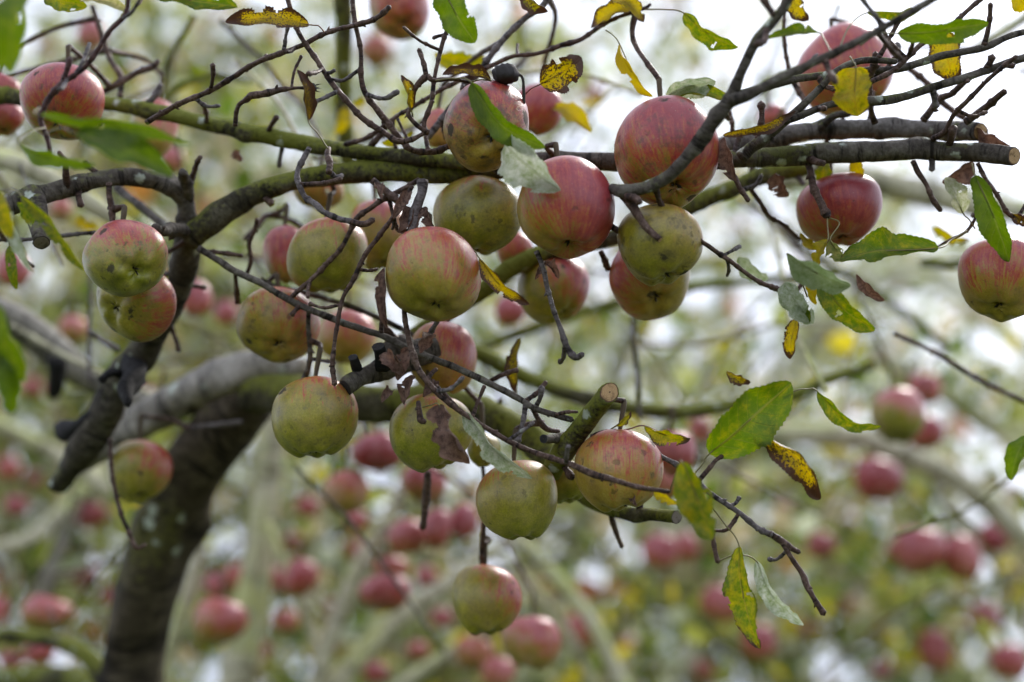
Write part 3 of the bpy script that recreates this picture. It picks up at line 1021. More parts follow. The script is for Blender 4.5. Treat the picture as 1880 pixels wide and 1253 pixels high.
# fork: left arching branch and right mossy branch
B('bark', 1.10, 1.02, [(345, 430, 40), (344, 395, 36), (336, 364, 34), (314, 342, 36), (281, 330, 34), (230, 325, 32), (179, 331, 32), (123, 345, 36), (66, 362, 38), (10, 380, 42), (-60, 420, 44)], rough=0.09, step=0.4)
B('bark', 1.03, 1.0, [(66, 366, 30), (70, 395, 36), (72, 420, 36), (76, 446, 32)], cut=True, cut_mat='cut_old', rough=0.12)
B('bark', 1.09, 1.05, [(346, 372, 22), (345, 352, 21), (338, 326, 20), (336, 318, 18)], rough=0.15)
T('twig', 1.08, 1.05, [(346, 350, 12), (354, 322, 11), (362, 300, 9), (368, 289, 8)])
T('twig', 1.04, 1.02, [(126, 345, 14), (122, 322, 13), (119, 300, 12), (108, 280, 9)])
B('bark_moss', 1.09, 1.055, [(344, 440, 46), (372, 417, 46), (402, 396, 44), (450, 364, 42), (500, 343, 40), (560, 328, 40), (640, 318, 40), (700, 314, 40), (760, 315, 42), (820, 317, 42), (880, 314, 40), (930, 308, 38), (985, 298, 34), (1030, 297, 30)], rough=0.055, step=0.5)
B('bark', 1.06, 1.03, [(900, 311, 34), (950, 304, 35), (985, 298, 36), (1060, 296, 36), (1140, 298, 34), (1240, 296, 36), (1330, 293, 36), (1400, 290, 35), (1500, 283, 38), (1600, 278, 39), (1700, 277, 36), (1790, 281, 34, 1.022), (1862, 287, 33, 1.005)], cut=True, shear=0.35, rough=0.055, step=0.5)
# long upper branch from the left edge
B('bark_moss', 1.14, 1.05, [(-70, 170, 32), (0, 176, 30), (90, 187, 28), (190, 190, 27), (300, 208, 28), (400, 232, 29), (480, 248, 30), (560, 264, 30), (640, 277, 29), (720, 287, 28), (800, 294, 28), (860, 300, 26)], rough=0.06, step=0.5)
# second sawn branch at the right
B('bark_grey', 1.08, 1.06, [(1240, 300, 26), (1330, 268, 34), (1400, 256, 36), (1470, 244, 36), (1579, 237, 35), (1681, 238, 36), (1745, 240, 37, 1.055), (1800, 243, 34, 1.04)], cut=True, shear=0.4, rough=0.08, step=0.45)
B('bark', 1.06, 1.05, [(1505, 236, 14), (1530, 214, 16), (1560, 208, 12)], rough=0.15)
# branch behind the hanging apples
B('bark_moss', 1.12, 1.14, [(700, 650, 26), (776, 606, 28), (830, 570, 30), (889, 532, 32), (950, 486, 32), (1010, 462, 32), (1068, 449, 32), (1140, 432, 32), (1210, 402, 32), (1259, 382, 32), (1323, 354, 32), (1420, 318, 32), (1520, 300, 30)], rough=0.05, step=0.5)
# blurred branches further in
B('bark_moss', 1.30, 1.42, [(790, 610, 30), (880, 650, 28), (976, 698, 28), (1068, 730, 28), (1144, 748, 26), (1246, 757, 26), (1310, 750, 24), (1443, 729, 22), (1515, 700, 20), (1600, 671, 19)], cut=True, cut_mat='cut_old')
B('bark_moss', 1.50, 1.55, [(800, 680, 26), (880, 640, 22), (1000, 596, 20), (1130, 556, 19), (1270, 528, 18), (1400, 515, 16), (1560, 500, 14)])
B('bark_pale_lit', 1.62, 1.7, [(1420, 330, 40), (1560, 326, 46), (1650, 344, 48), (1780, 374, 48), (1880, 392, 48), (2000, 420, 50)])
B('bark_moss', 1.28, 1.35, [(628, -60, 30), (632, 40, 30), (630, 130, 30), (632, 220, 30), (640, 300, 28)])
B('bark_moss', 1.5, 1.5, [(1690, 482, 18), (1760, 484, 18), (1880, 476, 18), (1960, 470, 18)])
B('bark_limb', 1.40, 1.5, [(-120, 520, 60), (0, 575, 62), (60, 612, 62), (110, 655, 56), (150, 690, 44), (220, 720, 40), (300, 740, 40)])
B('bark_black', 1.4, 1.42, [(105, 660, 36), (104, 700, 30), (98, 726, 24)])
B('bark_pale_lit', 1.9, 2.0, [(-80, 740, 34), (0, 782, 34), (60, 812, 32), (112, 842, 30), (200, 900, 28)])
B('bark_pale_lit', 1.9, 2.1, [(-60, 1020, 26), (60, 985, 26), (150, 900, 30), (180, 860, 30)])
B('bark_limb', 2.1, 2.2, [(60, 1130, 24), (105, 1010, 26), (130, 940, 24), (150, 890, 20)])
B('bark_moss', 1.5, 1.42, [(-80, 1172, 26), (0, 1166, 26), (60, 1170, 27), (112, 1180, 28), (160, 1206, 32), (200, 1260, 40)])
B('bark_moss', 1.6, 1.45, [(-60, 1250, 40), (60, 1244, 40), (150, 1252, 46), (215, 1300, 60)])
B('bark_pale_lit', 1.32, 1.30, [(-90, 270, 36), (0, 292, 38), (60, 312, 38), (120, 345, 36), (200, 395, 30), (280, 450, 26)])
B('bark_pale_lit', 1.85, 1.85, [(520, 690, 60), (502, 780, 52), (490, 900, 52), (472, 1040, 56), (436, 1253, 66), (380, 1600, 80), (330, 2600, 100)])
B('bark_pale_lit', 1.7, 1.7, [(370, 990, 20), (352, 1070, 28), (328, 1150, 30), (296, 1253, 34), (250, 1500, 44)])
B('bark_pale_lit', 1.8, 1.75, [(745, 880, 18), (716, 944, 26), (650, 1060, 30), (590, 1226, 32), (540, 1400, 40), (480, 1900, 60)])
B('bark_pale_lit', 1.85, 1.75, [(940, 990, 20), (830, 1066, 30), (730, 1138, 36), (638, 1230, 42), (540, 1360, 52), (460, 1700, 70)])
B('bark_pale_lit', 1.75, 1.75, [(960, 1110, 14), (850, 1184, 22), (740, 1256, 26), (600, 1360, 34)])
B('bark_pale_lit', 1.8, 1.8, [(488, 960, 14), (510, 1010, 18), (556, 1112, 20), (580, 1190, 20), (590, 1300, 22)])
B('bark_pale_lit', 1.9, 1.85, [(850, 900, 16), (900, 940, 22), (966, 1004, 26), (1043, 1086, 27), (1090, 1150, 28), (1160, 1300, 34)])
B('bark_pale_lit', 1.9, 1.9, [(890, 1010, 12), (960, 1060, 16), (1040, 1160, 18), (1090, 1260, 20)])
B('bark_pale_lit', 1.95, 2.1, [(1180, 830, 26), (1300, 806, 36), (1425, 796, 42), (1553, 801, 44), (1655, 833, 44), (1740, 872, 44), (1821, 930, 42), (1900, 1010, 40), (2000, 1120, 40)])
B('bark_pale_lit', 2.6, 2.7, [(1600, 640, 26), (1700, 704, 32), (1790, 762, 36), (1900, 836, 38), (2000, 900, 40)])
B('bark_pale_lit', 2.6, 2.6, [(1640, 850, 20), (1720, 900, 24), (1800, 990, 30), (1860, 1080, 30), (1930, 1200, 34)])
B('bark_pale_lit', 2.5, 2.6, [(1180, 940, 16), (1300, 1030, 20), (1400, 1140, 22), (1480, 1260, 26)])
B('bark_moss', 2.2, 2.2, [(1020, 960, 14), (1180, 1090, 16), (1330, 1180, 18), (1450, 1270, 22)])
B('bark_moss', 1.7, 1.7, [(1380, 360, 16), (1480, 455, 16), (1640, 560, 16), (1740, 640, 16)])

# ------------------------------------------------------------------ twigs
T('twig_red', 0.93, 0.93, [(94, 300, 9), (87, 255, 9), (76, 220, 10), (89, 184, 11), (115, 153, 11), (143, 135, 9), (166, 110, 9), (199, 61, 9), (230, 26, 9), (237, -20, 8)], buds=0.5)
T('twig_red', 0.93, 0.93, [(114, 155, 11), (122, 130, 11), (129, 108, 10)])
T('twig', 1.03, 1.0, [(268, 226, 10), (300, 207, 10), (332, 189, 10), (383, 168, 10), (434, 138, 10), (480, 112, 10), (547, 87, 9), (598, 61, 9), (654, 46, 9), (690, 34, 10), (715, 13, 10)])
T('twig', 1.01, 1.0, [(525, -15, 9), (533, 15, 9), (549, 61, 9), (577, 107, 10), (603, 145, 10), (628, 176, 11), (667, 217, 11), (700, 240, 11), (726, 258, 12), (752, 258, 10), (782, 243, 8)])
T('twig', 1.01, 1.02, [(646, -15, 9), (651, 38, 9), (661, 89, 9), (664, 143, 10), (674, 174, 11), (695, 204, 13), (712, 225, 13), (735, 255, 11), (756, 276, 12), (797, 279, 12), (826, 268, 12)])
T('twig', 1.01, 1.0, [(838, -15, 7), (827, 33, 8), (809, 89, 8), (799, 138, 8), (792, 189, 9), (779, 225, 9), (784, 246, 10)])
T('twig', 0.99, 1.0, [(866, 152, 6), (827, 146, 7), (797, 148, 9), (784, 142, 12), (762, 163, 11), (756, 194, 8), (750, 210, 8), (766, 230, 9), (783, 243, 10)], buds=1.3)
T('twig_grey', 1.05, 1.07, [(1010, -12, 12), (994, 14, 12), (963, 34, 12), (924, 74, 12), (885, 125, 12), (850, 170, 12), (815, 214, 13), (786, 252, 14)])
T('twig', 1.05, 1.06, [(1195, 8, 6), (1180, 17, 7), (1119, 38, 8), (1068, 71, 9), (1037, 82, 10), (990, 98, 8), (940, 105, 8), (894, 125, 8), (822, 158, 8), (786, 179, 8), (725, 217, 8), (674, 253, 9), (633, 266, 9)], buds=0.7)
T('twig', 1.03, 1.0, [(432, 232, 9), (434, 208, 8), (440, 192, 9), (452, 184, 10), (462, 176, 14), (480, 174, 13), (500, 170, 13), (520, 165, 10), (545, 162, 6), (560, 162, 6)], knob=0.4)
T('twig', 0.985, 1.0, [(604, 318, 12), (606, 300, 13), (601, 285, 12), (604, 272, 9)], knob=0.5)
T('twig_grey', 1.01, 1.02, [(604, 316, 10), (618, 328, 10), (628, 322, 9)], knob=0.5)
T('twig_grey', 1.02, 0.99, [(568, 272, 10), (556, 295, 10), (547, 314, 10), (547, 336, 11), (560, 364, 11), (578, 376, 11), (594, 391, 11), (622, 402, 10), (646, 407, 10)], buds=0.5)
T('twig', 0.99, 0.99, [(644, 407, 12), (664, 411, 13), (676, 409, 12), (685, 403, 11)], knob=0.5)
T('twig', 1.01, 1.0, [(757, 342, 9), (740, 370, 9), (725, 394, 9), (695, 435, 9), (669, 473, 9), (649, 514, 9), (628, 552, 8), (618, 604, 8), (613, 640, 8), (610, 671, 9), (614, 706, 11)])
T('twig', 1.03, 1.04, [(770, 330, 10), (735, 350, 10), (707, 364, 10), (678, 384, 10), (655, 402, 10), (640, 430, 9), (624, 460, 9), (593, 494, 9), (572, 514, 9), (531, 549, 9)])
T('twig', 1.03, 1.02, [(684, 332, 14), (708, 354, 14), (735, 372, 13), (744, 366, 9)], knob=0.4)
T('twig_grey', 1.01, 1.0, [(776, 332, 22), (776, 350, 19), (770, 368, 18), (760, 394, 18), (758, 417, 18), (751, 436, 14)], knob=0.2)
T('bark', 1.06, 1.0, [(365, 456, 13), (400, 478, 13), (434, 499, 13), (470, 516, 13), (534, 552, 13), (618, 588, 13), (692, 614, 13), (746, 639, 13), (802, 661, 13), (878, 694, 13), (950, 731, 12), (983, 750, 12), (1050, 771, 11)], buds=0.5, knob=0.12)
T('twig', 1.0, 1.0, [(1020, 762, 8), (1040, 757, 7), (1060, 757, 6)])
T('twig', 1.02, 1.03, [(978, 748, 11), (992, 775, 11), (1008, 788, 10), (1026, 792, 9)])
T('bark', 1.12, 1.1, [(480, 514, 11), (508, 527, 11), (592, 546, 11), (669, 573, 11), (738, 606, 11), (790, 640, 10)], buds=0.4, knob=0.1)
T('bark', 1.05, 1.07, [(566, 570, 9), (567, 600, 9), (570, 640, 9), (568, 672, 10), (558, 697, 12)])
T('twig', 1.08, 1.1, [(472, 402, 8), (468, 420, 8), (457, 448, 8), (460, 476, 8), (454, 502, 8)])
T('twig', 1.08, 1.1, [(432, 500, 8), (434, 530, 9), (436, 556, 12)], knob=0.5)
T('twig', 1.07, 1.07, [(372, 462, 9), (410, 464, 8), (444, 470, 8)])
T('twig', 1.15, 1.18, [(450, 440, 9), (470, 420, 9), (488, 398, 10), (512, 398, 10), (540, 408, 9)])
# sharp twig sweeping across the middle
T('twig', 0.985, 0.975, [(741, 560, 10), (744, 590, 10), (750, 622, 10), (758, 653, 13), (771, 684, 12), (790, 708, 11), (815, 732, 11), (853, 759, 10), (885, 780, 9), (917, 800, 10), (950, 818, 10), (983, 832, 11), (1030, 848, 11, .965), (1068, 863, 13, .955), (1090, 872, 14, .95),
    (1119, 879, 12, .945), (1170, 894, 10, .942), (1228, 903, 8, .945)], buds=0.8, knob=0.22)
T('twig', 0.985, 0.98, [(800, 708, 8), (820, 728, 8), (840, 748, 7), (852, 760, 6)])
T('twig_grey', 1.0, 0.985, [(1160, 800, 9), (1195, 826, 9), (1217, 841, 9), (1246, 857, 10), (1282, 883, 10), (1300, 902, 10), (1348, 935, 10), (1365, 948, 10), (1394, 972, 11), (1418, 982, 13)])
T('twig', 0.985, 0.985, [(1412, 979, 12), (1432, 993, 13), (1450, 1005, 11), (1467, 1014, 10)], knob=0.4, buds=0.5)
T('twig', 0.985, 0.98, [(1434, 994, 9), (1451, 1022, 9), (1474, 1057, 10), (1482, 1079, 12), (1494, 1100, 10), (1512, 1127, 12)], knob=0.3)
T('twig', 0.985, 0.985, [(1284, 882, 9), (1300, 862, 9), (1312, 847, 8), (1328, 836, 7)])
T('twig', 0.985, 0.985, [(1304, 960, 9), (1309, 985, 9), (1312, 1006, 9), (1318, 1032, 10)], knob=0.4)
T('twig', 0.99, 0.985, [(770, 752, 8), (768, 738, 9), (772, 770, 12), (780, 774, 10)], knob=0.4)
T('twig', 1.0, 1.0, [(1085, 802, 9), (1110, 794, 9), (1130, 790, 6)])
# near branch crossing in front of the big red apple
N1 = B('bark', 0.91, 0.97, [(1462, -20, 17), (1420, 40, 18), (1387, 78, 19), (1360, 135, 21), (1340, 182, 26), (1300, 236, 27), (1273, 274, 26), (1246, 306, 24), (1208, 336, 24), (1180, 346, 22), (1140, 352, 24), (1122, 346, 18)], rough=0.08, knob=0.1, buds=0.35)
B('bark', 0.91, 0.90, [(1338, 186, 24), (1368, 178, 23), (1400, 161, 19), (1451, 135, 17), (1533, 97, 15), (1617, 54, 14), (1714, -2, 13), (1760, -30, 12)], rough=0.07, knob=0.1, buds=0.4)
T('twig', 0.97, 0.95, [(1143, 354, 20), (1156, 372, 20), (1170, 394, 17), (1190, 421, 13), (1212, 441, 12)], cut=True, cut_mat='cut', knob=0.15, buds=0.6)
T('twig', 0.96, 0.95, [(1150, 362, 16), (1168, 366, 15), (1174, 372, 12)], knob=0.3)
T('twig', 0.96, 1.0, [(1204, 338, 14), (1207, 358, 11), (1216, 379, 10), (1246, 412, 9), (1297, 450, 9), (1348, 486, 9), (1387, 514, 8), (1420, 528, 10), (1436, 532, 11)], buds=0.5)
T('twig', 0.99, 0.98, [(1122, 416, 12), (1136, 426, 12), (1150, 434, 9), (1163, 440, 7)], knob=0.5)
T('twig_grey', 0.99, 0.98, [(985, 462, 11), (996, 489, 9), (1004, 527, 9), (1019, 578, 9), (1028, 602, 9), (1040, 636, 12), (1056, 657, 13), (1070, 650, 9)], knob=0.3)
T('twig', 1.0, 0.99, [(1326, 290, 10), (1348, 323, 10), (1361, 348, 10), (1374, 369, 9)], knob=0.3)
T('twig_grey', 1.06, 1.06, [(1361, 350, 10), (1385, 340, 9), (1398, 322, 8)], knob=0.3)
T('twig', 1.06, 1.1, [(1380, 350, 9), (1395, 372, 9), (1415, 400, 9), (1438, 412, 8), (1470, 440, 8)])
# twigs between the right-hand branches
T('bark', 1.02, 0.99, [(1360, 290, 26), (1380, 272, 22), (1402, 256, 22), (1420, 240, 20), (1434, 228, 17), (1474, 191, 14), (1510, 158, 13), (1530, 135, 13), (1563, 117, 12), (1594, 110, 12), (1645, 114, 11)], buds=0.3, knob=0.1, rough=0.06)
T('bark', 1.0, 1.02, [(1440, 222, 15), (1460, 217, 14), (1502, 199, 13), (1546, 188, 14), (1612, 186, 18), (1655, 179, 17), (1719, 158, 16), (1783, 138, 16), (1880, 108, 15), (1960, 80, 14)], buds=0.5, knob=0.08, rough=0.06)
T('bark', 1.0, 1.02, [(1350, 176, 16), (1400, 162, 15), (1451, 149, 14), (1502, 141, 14), (1584, 131, 14), (1655, 124, 14), (1732, 102, 14), (1808, 87, 13), (1850, 68, 12), (1885, 58, 12)], buds=0.5, knob=0.08, rough=0.06)
T('twig', 0.99, 0.99, [(1600, 150, 10), (1624, 140, 10), (1645, 128, 10), (1668, 104, 10), (1694, 79, 10), (1732, 60, 10), (1773, 23, 9), (1812, -10, 8)], buds=0.5)
T('twig', 1.03, 0.98, [(1712, 256, 12), (1734, 242, 10), (1752, 209, 9), (1778, 184, 9), (1819, 143, 8), (1866, 104, 9)], buds=0.6)
T('twig', 1.03, 1.0, [(1772, 224, 15), (1808, 199, 14), (1826, 184, 13), (1845, 168, 11)], buds=0.3)
T('twig', 1.04, 1.02, [(1694, 222, 14), (1712, 200, 14), (1729, 180, 13), (1745, 176, 10), (1765, 158, 11), (1782, 142, 10), (1791, 132, 8)], knob=0.35)
T('twig', 1.03, 1.0, [(1606, 226, 13), (1600, 205, 10), (1599, 180, 8), (1598, 145, 8), (1603, 122, 14), (1607, 98, 11)], knob=0.4)
T('twig', 1.08, 1.08, [(1438, -15, 7), (1440, 64, 7), (1446, 118, 8), (1461, 158, 10), (1478, 188, 11), (1470, 205, 11)])
T('twig', 1.12, 1.1, [(1655, 116, 12), (1701, 153, 12), (1719, 179, 13), (1752, 206, 13), (1770, 216, 12)])
B('bark_pale_lit', 1.4, 1.4, [(1790, 90, 18), (1854, 51, 20), (1900, 20, 20)])
T('twig', 1.04, 1.02, [(1484, 300, 14), (1487, 312, 13), (1494, 343, 14), (1507, 371, 14), (1520, 398, 14)], knob=0.5)
T('twig', 1.03, 1.03, [(1676, 296, 11), (1684, 315, 10), (1699, 338, 9), (1712, 366, 11), (1727, 387, 9)], knob=0.3)
T('twig', 1.2, 1.25, [(1642, 612, 9), (1719, 648, 9), (1790, 694, 10), (1880, 737, 9), (1940, 760, 9)])
T('twig', 1.06, 1.06, [(1420, 530, 10), (1455, 540, 9), (1475, 520, 8), (1500, 510, 7)])
T('twig', 1.02, 1.02, [(1795, 300, 8), (1810, 330, 8), (1832, 360, 8), (1856, 396, 9), (1885, 400, 9)])
T('twig', 1.03, 1.05, [(1795, 395, 6), (1775, 424, 6), (1745, 440, 5), (1718, 455, 4)])
# left-hand twigs
T('twig', 1.15, 1.15, [(170, 10, 9), (176, 30, 9), (189, 71, 10), (204, 112, 11), (222, 143, 13), (220, 180, 10)], knob=0.3)
T('twig', 1.13, 1.13, [(187, 170, 10), (220, 151, 12), (255, 133, 12), (280, 124, 12), (291, 112, 9)], knob=0.35)
T('bark_moss', 1.35, 1.4, [(357, 28, 9), (327, 77, 9), (306, 120, 9), (296, 160, 9)])
T('bark_moss', 1.35, 1.4, [(290, 192, 12), (332, 158, 12), (396, 138, 11), (460, 150, 10)])
T('bark_grey', 1.3, 1.3, [(404, 38, 9), (440, 72, 9), (480, 107, 9), (520, 160, 9)])
T('twig_grey', 1.05, 1.06, [(-20, 444, 8), (0, 441, 8), (60, 440, 8), (128, 432, 8), (176, 427, 8)], buds=0.3)
T('twig', 1.04, 1.04, [(200, 336, 11), (200, 356, 11), (204, 385, 12), (206, 408, 11)], knob=0.3)
T('bark_grey', 1.15, 1.12, [(214, 344, 16), (240, 366, 16), (276, 394, 16), (306, 418, 15)], buds=0.2)
T('bark', 1.08, 1.02, [(340, 424, 24), (318, 420, 24), (300, 424, 20), (286, 418, 14)], knob=0.3)
T('twig_grey', 1.3, 1.3, [(166, 470, 7), (166, 540, 7), (163, 620, 8), (166, 700, 8)], buds=0.2)
T('twig_grey', 1.2, 1.22, [(165, 610, 10), (190, 628, 10), (216, 642, 11)])
T('twig', 1.14, 1.14, [(202, 806, 9), (204, 857, 8), (214, 910, 8), (224, 945, 8), (236, 975, 8), (250, 1006, 9), (268, 1000, 6)])
T('twig_grey', 1.25, 1.25, [(350, 787, 8), (400, 780, 8), (444, 775, 8)])
T('twig_grey', 1.3, 1.3, [(470, 660, 8), (482, 700, 8), (490, 730, 8)])
T('twig', 1.1, 1.12, [(886, 850, 8), (889, 900, 8), (888, 960, 9), (886, 1000, 10), (884, 1036, 9)], knob=0.3)
T('twig', 1.12, 1.12, [(785, 866, 12), (784, 900, 16), (780, 940, 14), (776, 970, 12)])
T('twig', 1.05, 1.04, [(900, 700, 8), (915, 692, 10), (935, 684, 9), (950, 680, 8)], knob=0.4)
T('twig_grey', 1.3, 1.3, [(1162, 580, 8), (1166, 650, 8), (1172, 720, 9), (1174, 770, 8)])
T('bark_grey', 1.5, 1.5, [(660, 820, 12), (720, 826, 12), (760, 836, 10)])
T('twig', 1.06, 1.07, [(1103, 462, 10), (1110, 480, 11), (1116, 495, 12)], knob=0.5)
T('bark_moss', 1.6, 1.6, [(960, 40, 7), (958, 90, 7), (968, 140, 8), (975, 180, 8)])

# thin out-of-focus twigs filling the crown behind
rt = random.Random(77)
for q in range(70):
    x, y = rt.choice([(rt.uniform(-20, 760), rt.uniform(-20, 700)), (rt.uniform(760, 1880), rt.uniform(60, 700)), (rt.uniform(0, 1880), rt.uniform(700, 1253))])
    d = rt.uniform(1.22, 2.2)
    a = rt.choice([rt.uniform(-.6, .5), rt.uniform(.6, 1.2), rt.uniform(-1.3, -.6)]) + (math.pi if rt.random() < .4 else 0)
    ln = rt.uniform(60, 150)
    w = rt.uniform(5.5, 9.5) / (d * 0.75)
    c_ = [(x, y, w)]
    for k in range(3):
        a += rt.uniform(-.35, .35)
        c_.append((c_[-1][0] + ln * math.cos(a), c_[-1][1] + ln * math.sin(a), w * (1 - .15 * k)))
    T(rt.choice(('bark_moss', 'twig', 'bark_grey', 'bark_pale_lit')), d, d + rt.uniform(-.1, .15), c_, spurs=1, sides=6, step=2.5, register=False)

# ------------------------------------------------------------------ leaves of the tree in front


def LF(base, tip, width, **kw):
    if kw.get('yel', 0) > 0.55 and kw.get('pal', 0) < 0.3:
        kw['bro'] = kw.get('bro', 0.1) + 0.10
    return leaf(tree, base, tip, width, **kw)


# near, blurred, at the left
LF((40, -40, .80), (18, 138, .80), 70, roll=15, yel=0.22, bro=0.05, fold=0.2)
LF((74, 212, .86), (352, 262, .84), 40, roll=35, yel=0.02, bro=0.0, fold=0.3, stalk=(70, 200, .9), bow=-0.05)
LF((142, 246, .85), (318, 324, .85), 72, roll=-20, yel=0.06, bro=0.05, fold=0.3, stalk=(84, 245, .9))
LF((36, 262, .87), (178, 302, .86), 40, roll=30, yel=0.08, fold=0.4, stalk=(82, 235, .91))
LF((40, 360, .92), (153, 497, .92), 32, roll=20, yel=0.45, bro=0.05, fold=0.45, stalk=(20, 345, .93), bow=0.08, sag=0.06)
LF((30, 372, .95), (60, 412, .97), 34, roll=-20, yel=0.4, bro=0.1, fold=0.3)
LF((-6, 350, .88), (22, 440, .88), 40, roll=10, yel=0.6, bro=0.1, fold=0.3)
LF((18, 452, .95), (30, 532, .95), 24, roll=10, yel=0.4, bro=0.1, fold=0.3, stalk=[(6, 395, .93), (12, 430, .94)])
LF((20, 388, .90), (62, 500, .90), 30, roll=30, yel=0.1, pal=0.8, fold=0.4)
LF((-8, 560, .80), (46, 700, .82), 60, roll=20, yel=0.25, bro=0.0, fold=0.3)
LF((-14, 640, .80), (20, 760, .82), 50, roll=-20, yel=0.05, bro=0.0, fold=0.3)
LF((20, 60, .82), (-6, 130, .82), 40, roll=10, yel=0.2)
# top edge
LF((276, -8, .97), (437, 15, .97), 62, roll=-25, yel=0.35, bro=0.12, stalk=[(236, 24, .93), (256, 8, .95)], red=True, sag=-0.05)
LF((85, -10, .99), (160, 12, .98), 44, roll=15, yel=0.45, bro=0.05)
LF((236, 20, .95), (150, 4, .98), 34, roll=30, yel=0.75, bro=0.15, pal=0.35, stalk=(232, 26, .94))
LF((568, 46, 1.0), (413, 42, .99), 50, roll=25, yel=0.95, bro=0.36, curl=0.3, fold=0.5, stalk=[(596, 60, 1.0), (585, 48, 1.0)], red=True)
LF((812, -22, .97), (872, 79, .97), 76, roll=15, yel=0.12, bro=0.06, fold=0.25, bow=0.08, stalk=(800, -60, .98))
LF((796, 96, 1.15), (893, 108, 1.16), 52, roll=30, yel=0.6, bro=0.1)
LF((866, 152, .965), (1000, 272, .955), 62, roll=22, yel=0.06, bro=0.03, fold=0.4, sag=-0.08, bow=0.1, stalk=(800, 148, .99), seed=77)
LF((902, 148, .985), (812, 138, .985), 36, roll=40, yel=0.8, bro=0.45, curl=0.5, fold=0.5, stalk=(866, 150, .98))
LF((992, 155, .995), (1068, 106, .99), 74, roll=15, yel=0.9, bro=0.36, curl=0.2, fold=0.2, stalk=(958, 180, 1.02), ragged=0.12, red=True)
LF((1137, 80, 1.02), (1199, 178, 1.02), 34, roll=35, yel=0.98, bro=0.08, fold=0.5, stalk=(1112, 56, 1.04), seed=42)
LF((1255, 24, 1.03), (1357, 86, 1.03), 46, roll=35, yel=0.42, bro=0.12, stalk=[(1184, 18, 1.05), (1220, 18, 1.04)])
LF((1180, 10, 1.05), (1085, 52, 1.06), 48, roll=40, yel=0.9, bro=0.25, curl=0.4)
LF((1120, -12, 1.05), (1182, 42, 1.04), 46, roll=-30, yel=0.8, bro=0.2)
LF((950, -25, 1.02), (1006, 22, 1.02), 40, roll=35, yel=0.6, bro=0.42)
LF((1222, 178, 1.01), (1314, 150, 1.0), 54, roll=20, yel=0.35, bro=0.15, pal=0.55, fold=0.3, sag=0.1)
LF((1226, 176, 1.01), (1345, 184, 1.0), 34, roll=-35, yel=0.45, bro=0.12, fold=0.3)
LF((1326, 248, 1.0), (1462, 204, 1.0), 30, roll=25, yel=0.9, bro=0.42, curl=0.4, fold=0.5)
LF((1572, 126, .965), (1574, 214, .96), 92, roll=18, yel=0.72, bro=0.05, fold=0.3, ragged=0.10, bow=0.12, stalk=(1560, 104, .97), seed=12)
LF((1734, 56, 1.04), (1752, 152, 1.04), 72, roll=15, yel=0.85, bro=0.26, fold=0.2, ragged=0.05)
LF((1648, 62, .955), (1814, 42, .955), 58, roll=25, yel=0.15, bro=0.0, fold=0.25, sag=0.04, stalk=[(1580, 84, .93), (1612, 62, .94)])
LF((1592, 24, .97), (1700, 6, .98), 28, roll=35, yel=0.45, bro=0.2, stalk=[(1540, 92, .93), (1560, 48, .95)])
LF((1502, 60, .95), (1402, 72, .94), 32, roll=40, yel=0.3, bro=0.03, stalk=(1525, 96, .92), sag=0.08)
LF((1448, -16, .97), (1484, 38, .97), 46, roll=20, yel=0.85, bro=0.3)
LF((1862, -12, 1.0), (1900, 24, 1.0), 40, roll=20, yel=0.9, bro=0.1)
LF((1520, 298, 1.06), (1528, 368, 1.06), 44, roll=30, yel=0.5, bro=0.12)
LF((1572, 290, 1.06), (1586, 336, 1.06), 34, roll=20, yel=0.9, bro=0.1)
LF((1085, 246, 1.14), (1012, 196, 1.16), 44, roll=30, yel=0.92, bro=0.05)
LF((1066, 190, 1.5), (1108, 176, 1.5), 26, roll=30, yel=0.95, bro=0.2)
# right-hand cluster
LF((1446, 466, .955), (1562, 526, .95), 64, roll=25, yel=0.05, bro=0.02, pal=0.28, fold=0.5, stalk=(1482, 545, 1.0))
LF((1722, 456, 1.0), (1542, 478, .985), 76, roll=32, yel=0.35, bro=0.18, fold=0.5, bow=-0.06, stalk=[(1775, 424, 1.03), (1745, 442, 1.02)], sag=-0.08)
LF((1502, 516, .985), (1606, 608, .98), 56, roll=22, yel=0.40, bro=0.10, fold=0.4, stalk=(1472, 520, 1.02))
LF((1572, 504, .99), (1624, 552, .99), 26, roll=25, mat='dead', curl=0.5)
LF((1440, 520, .99), (1494, 594, .98), 58, roll=15, yel=0.2, bro=0.02, pal=0.7, fold=0.35)
LF((1470, 556, .985), (1484, 596, .98), 36, roll=15, yel=0.35, fold=0.2)
LF((1462, 586, 1.02), (1450, 660, 1.02), 36, roll=15, yel=0.85, bro=0.28, stalk=(1428, 534, 1.02))
LF((1500, 500, 1.0), (1498, 560, 1.0), 30, roll=30, yel=0.9, bro=0.05)
LF((1524, 440, 1.0), (1556, 478, 1.0), 40, roll=35, yel=0.5, pal=0.2, stalk=[(1521, 400, 1.02), (1541, 410, 1.01)])
LF((1520, 440, 1.0), (1500, 490, 1.0), 34, roll=35, yel=0.75, stalk=(1519, 400, 1.02))
LF((1470, 428, 1.06), (1512, 458, 1.05), 24, roll=30, yel=0.85)
LF((1790, 322, .985), (1852, 482, .98), 66, roll=18, yel=0.08, bro=0.16, fold=0.4, bow=0.06, sag=0.05, stalk=(1784, 300, .99), seed=5)
LF((1768, 392, 1.02), (1735, 326, 1.02), 46, roll=20, mat='leaf', yel=0.8, bro=0.05, pal=0.75, stalk=[(1790, 420, 1.03)])
LF((1730, 336, 1.03), (1786, 296, 1.03), 50, roll=25, mat='dead', curl=0.5, wave=0.3)
LF((1790, 236, 1.04), (1855, 268, 1.03), 46, roll=30, mat='dead', curl=0.5, wave=0.3)
LF((1712, 416, 1.18), (1780, 440, 1.18), 30, roll=35, yel=0.7, bro=0.2)
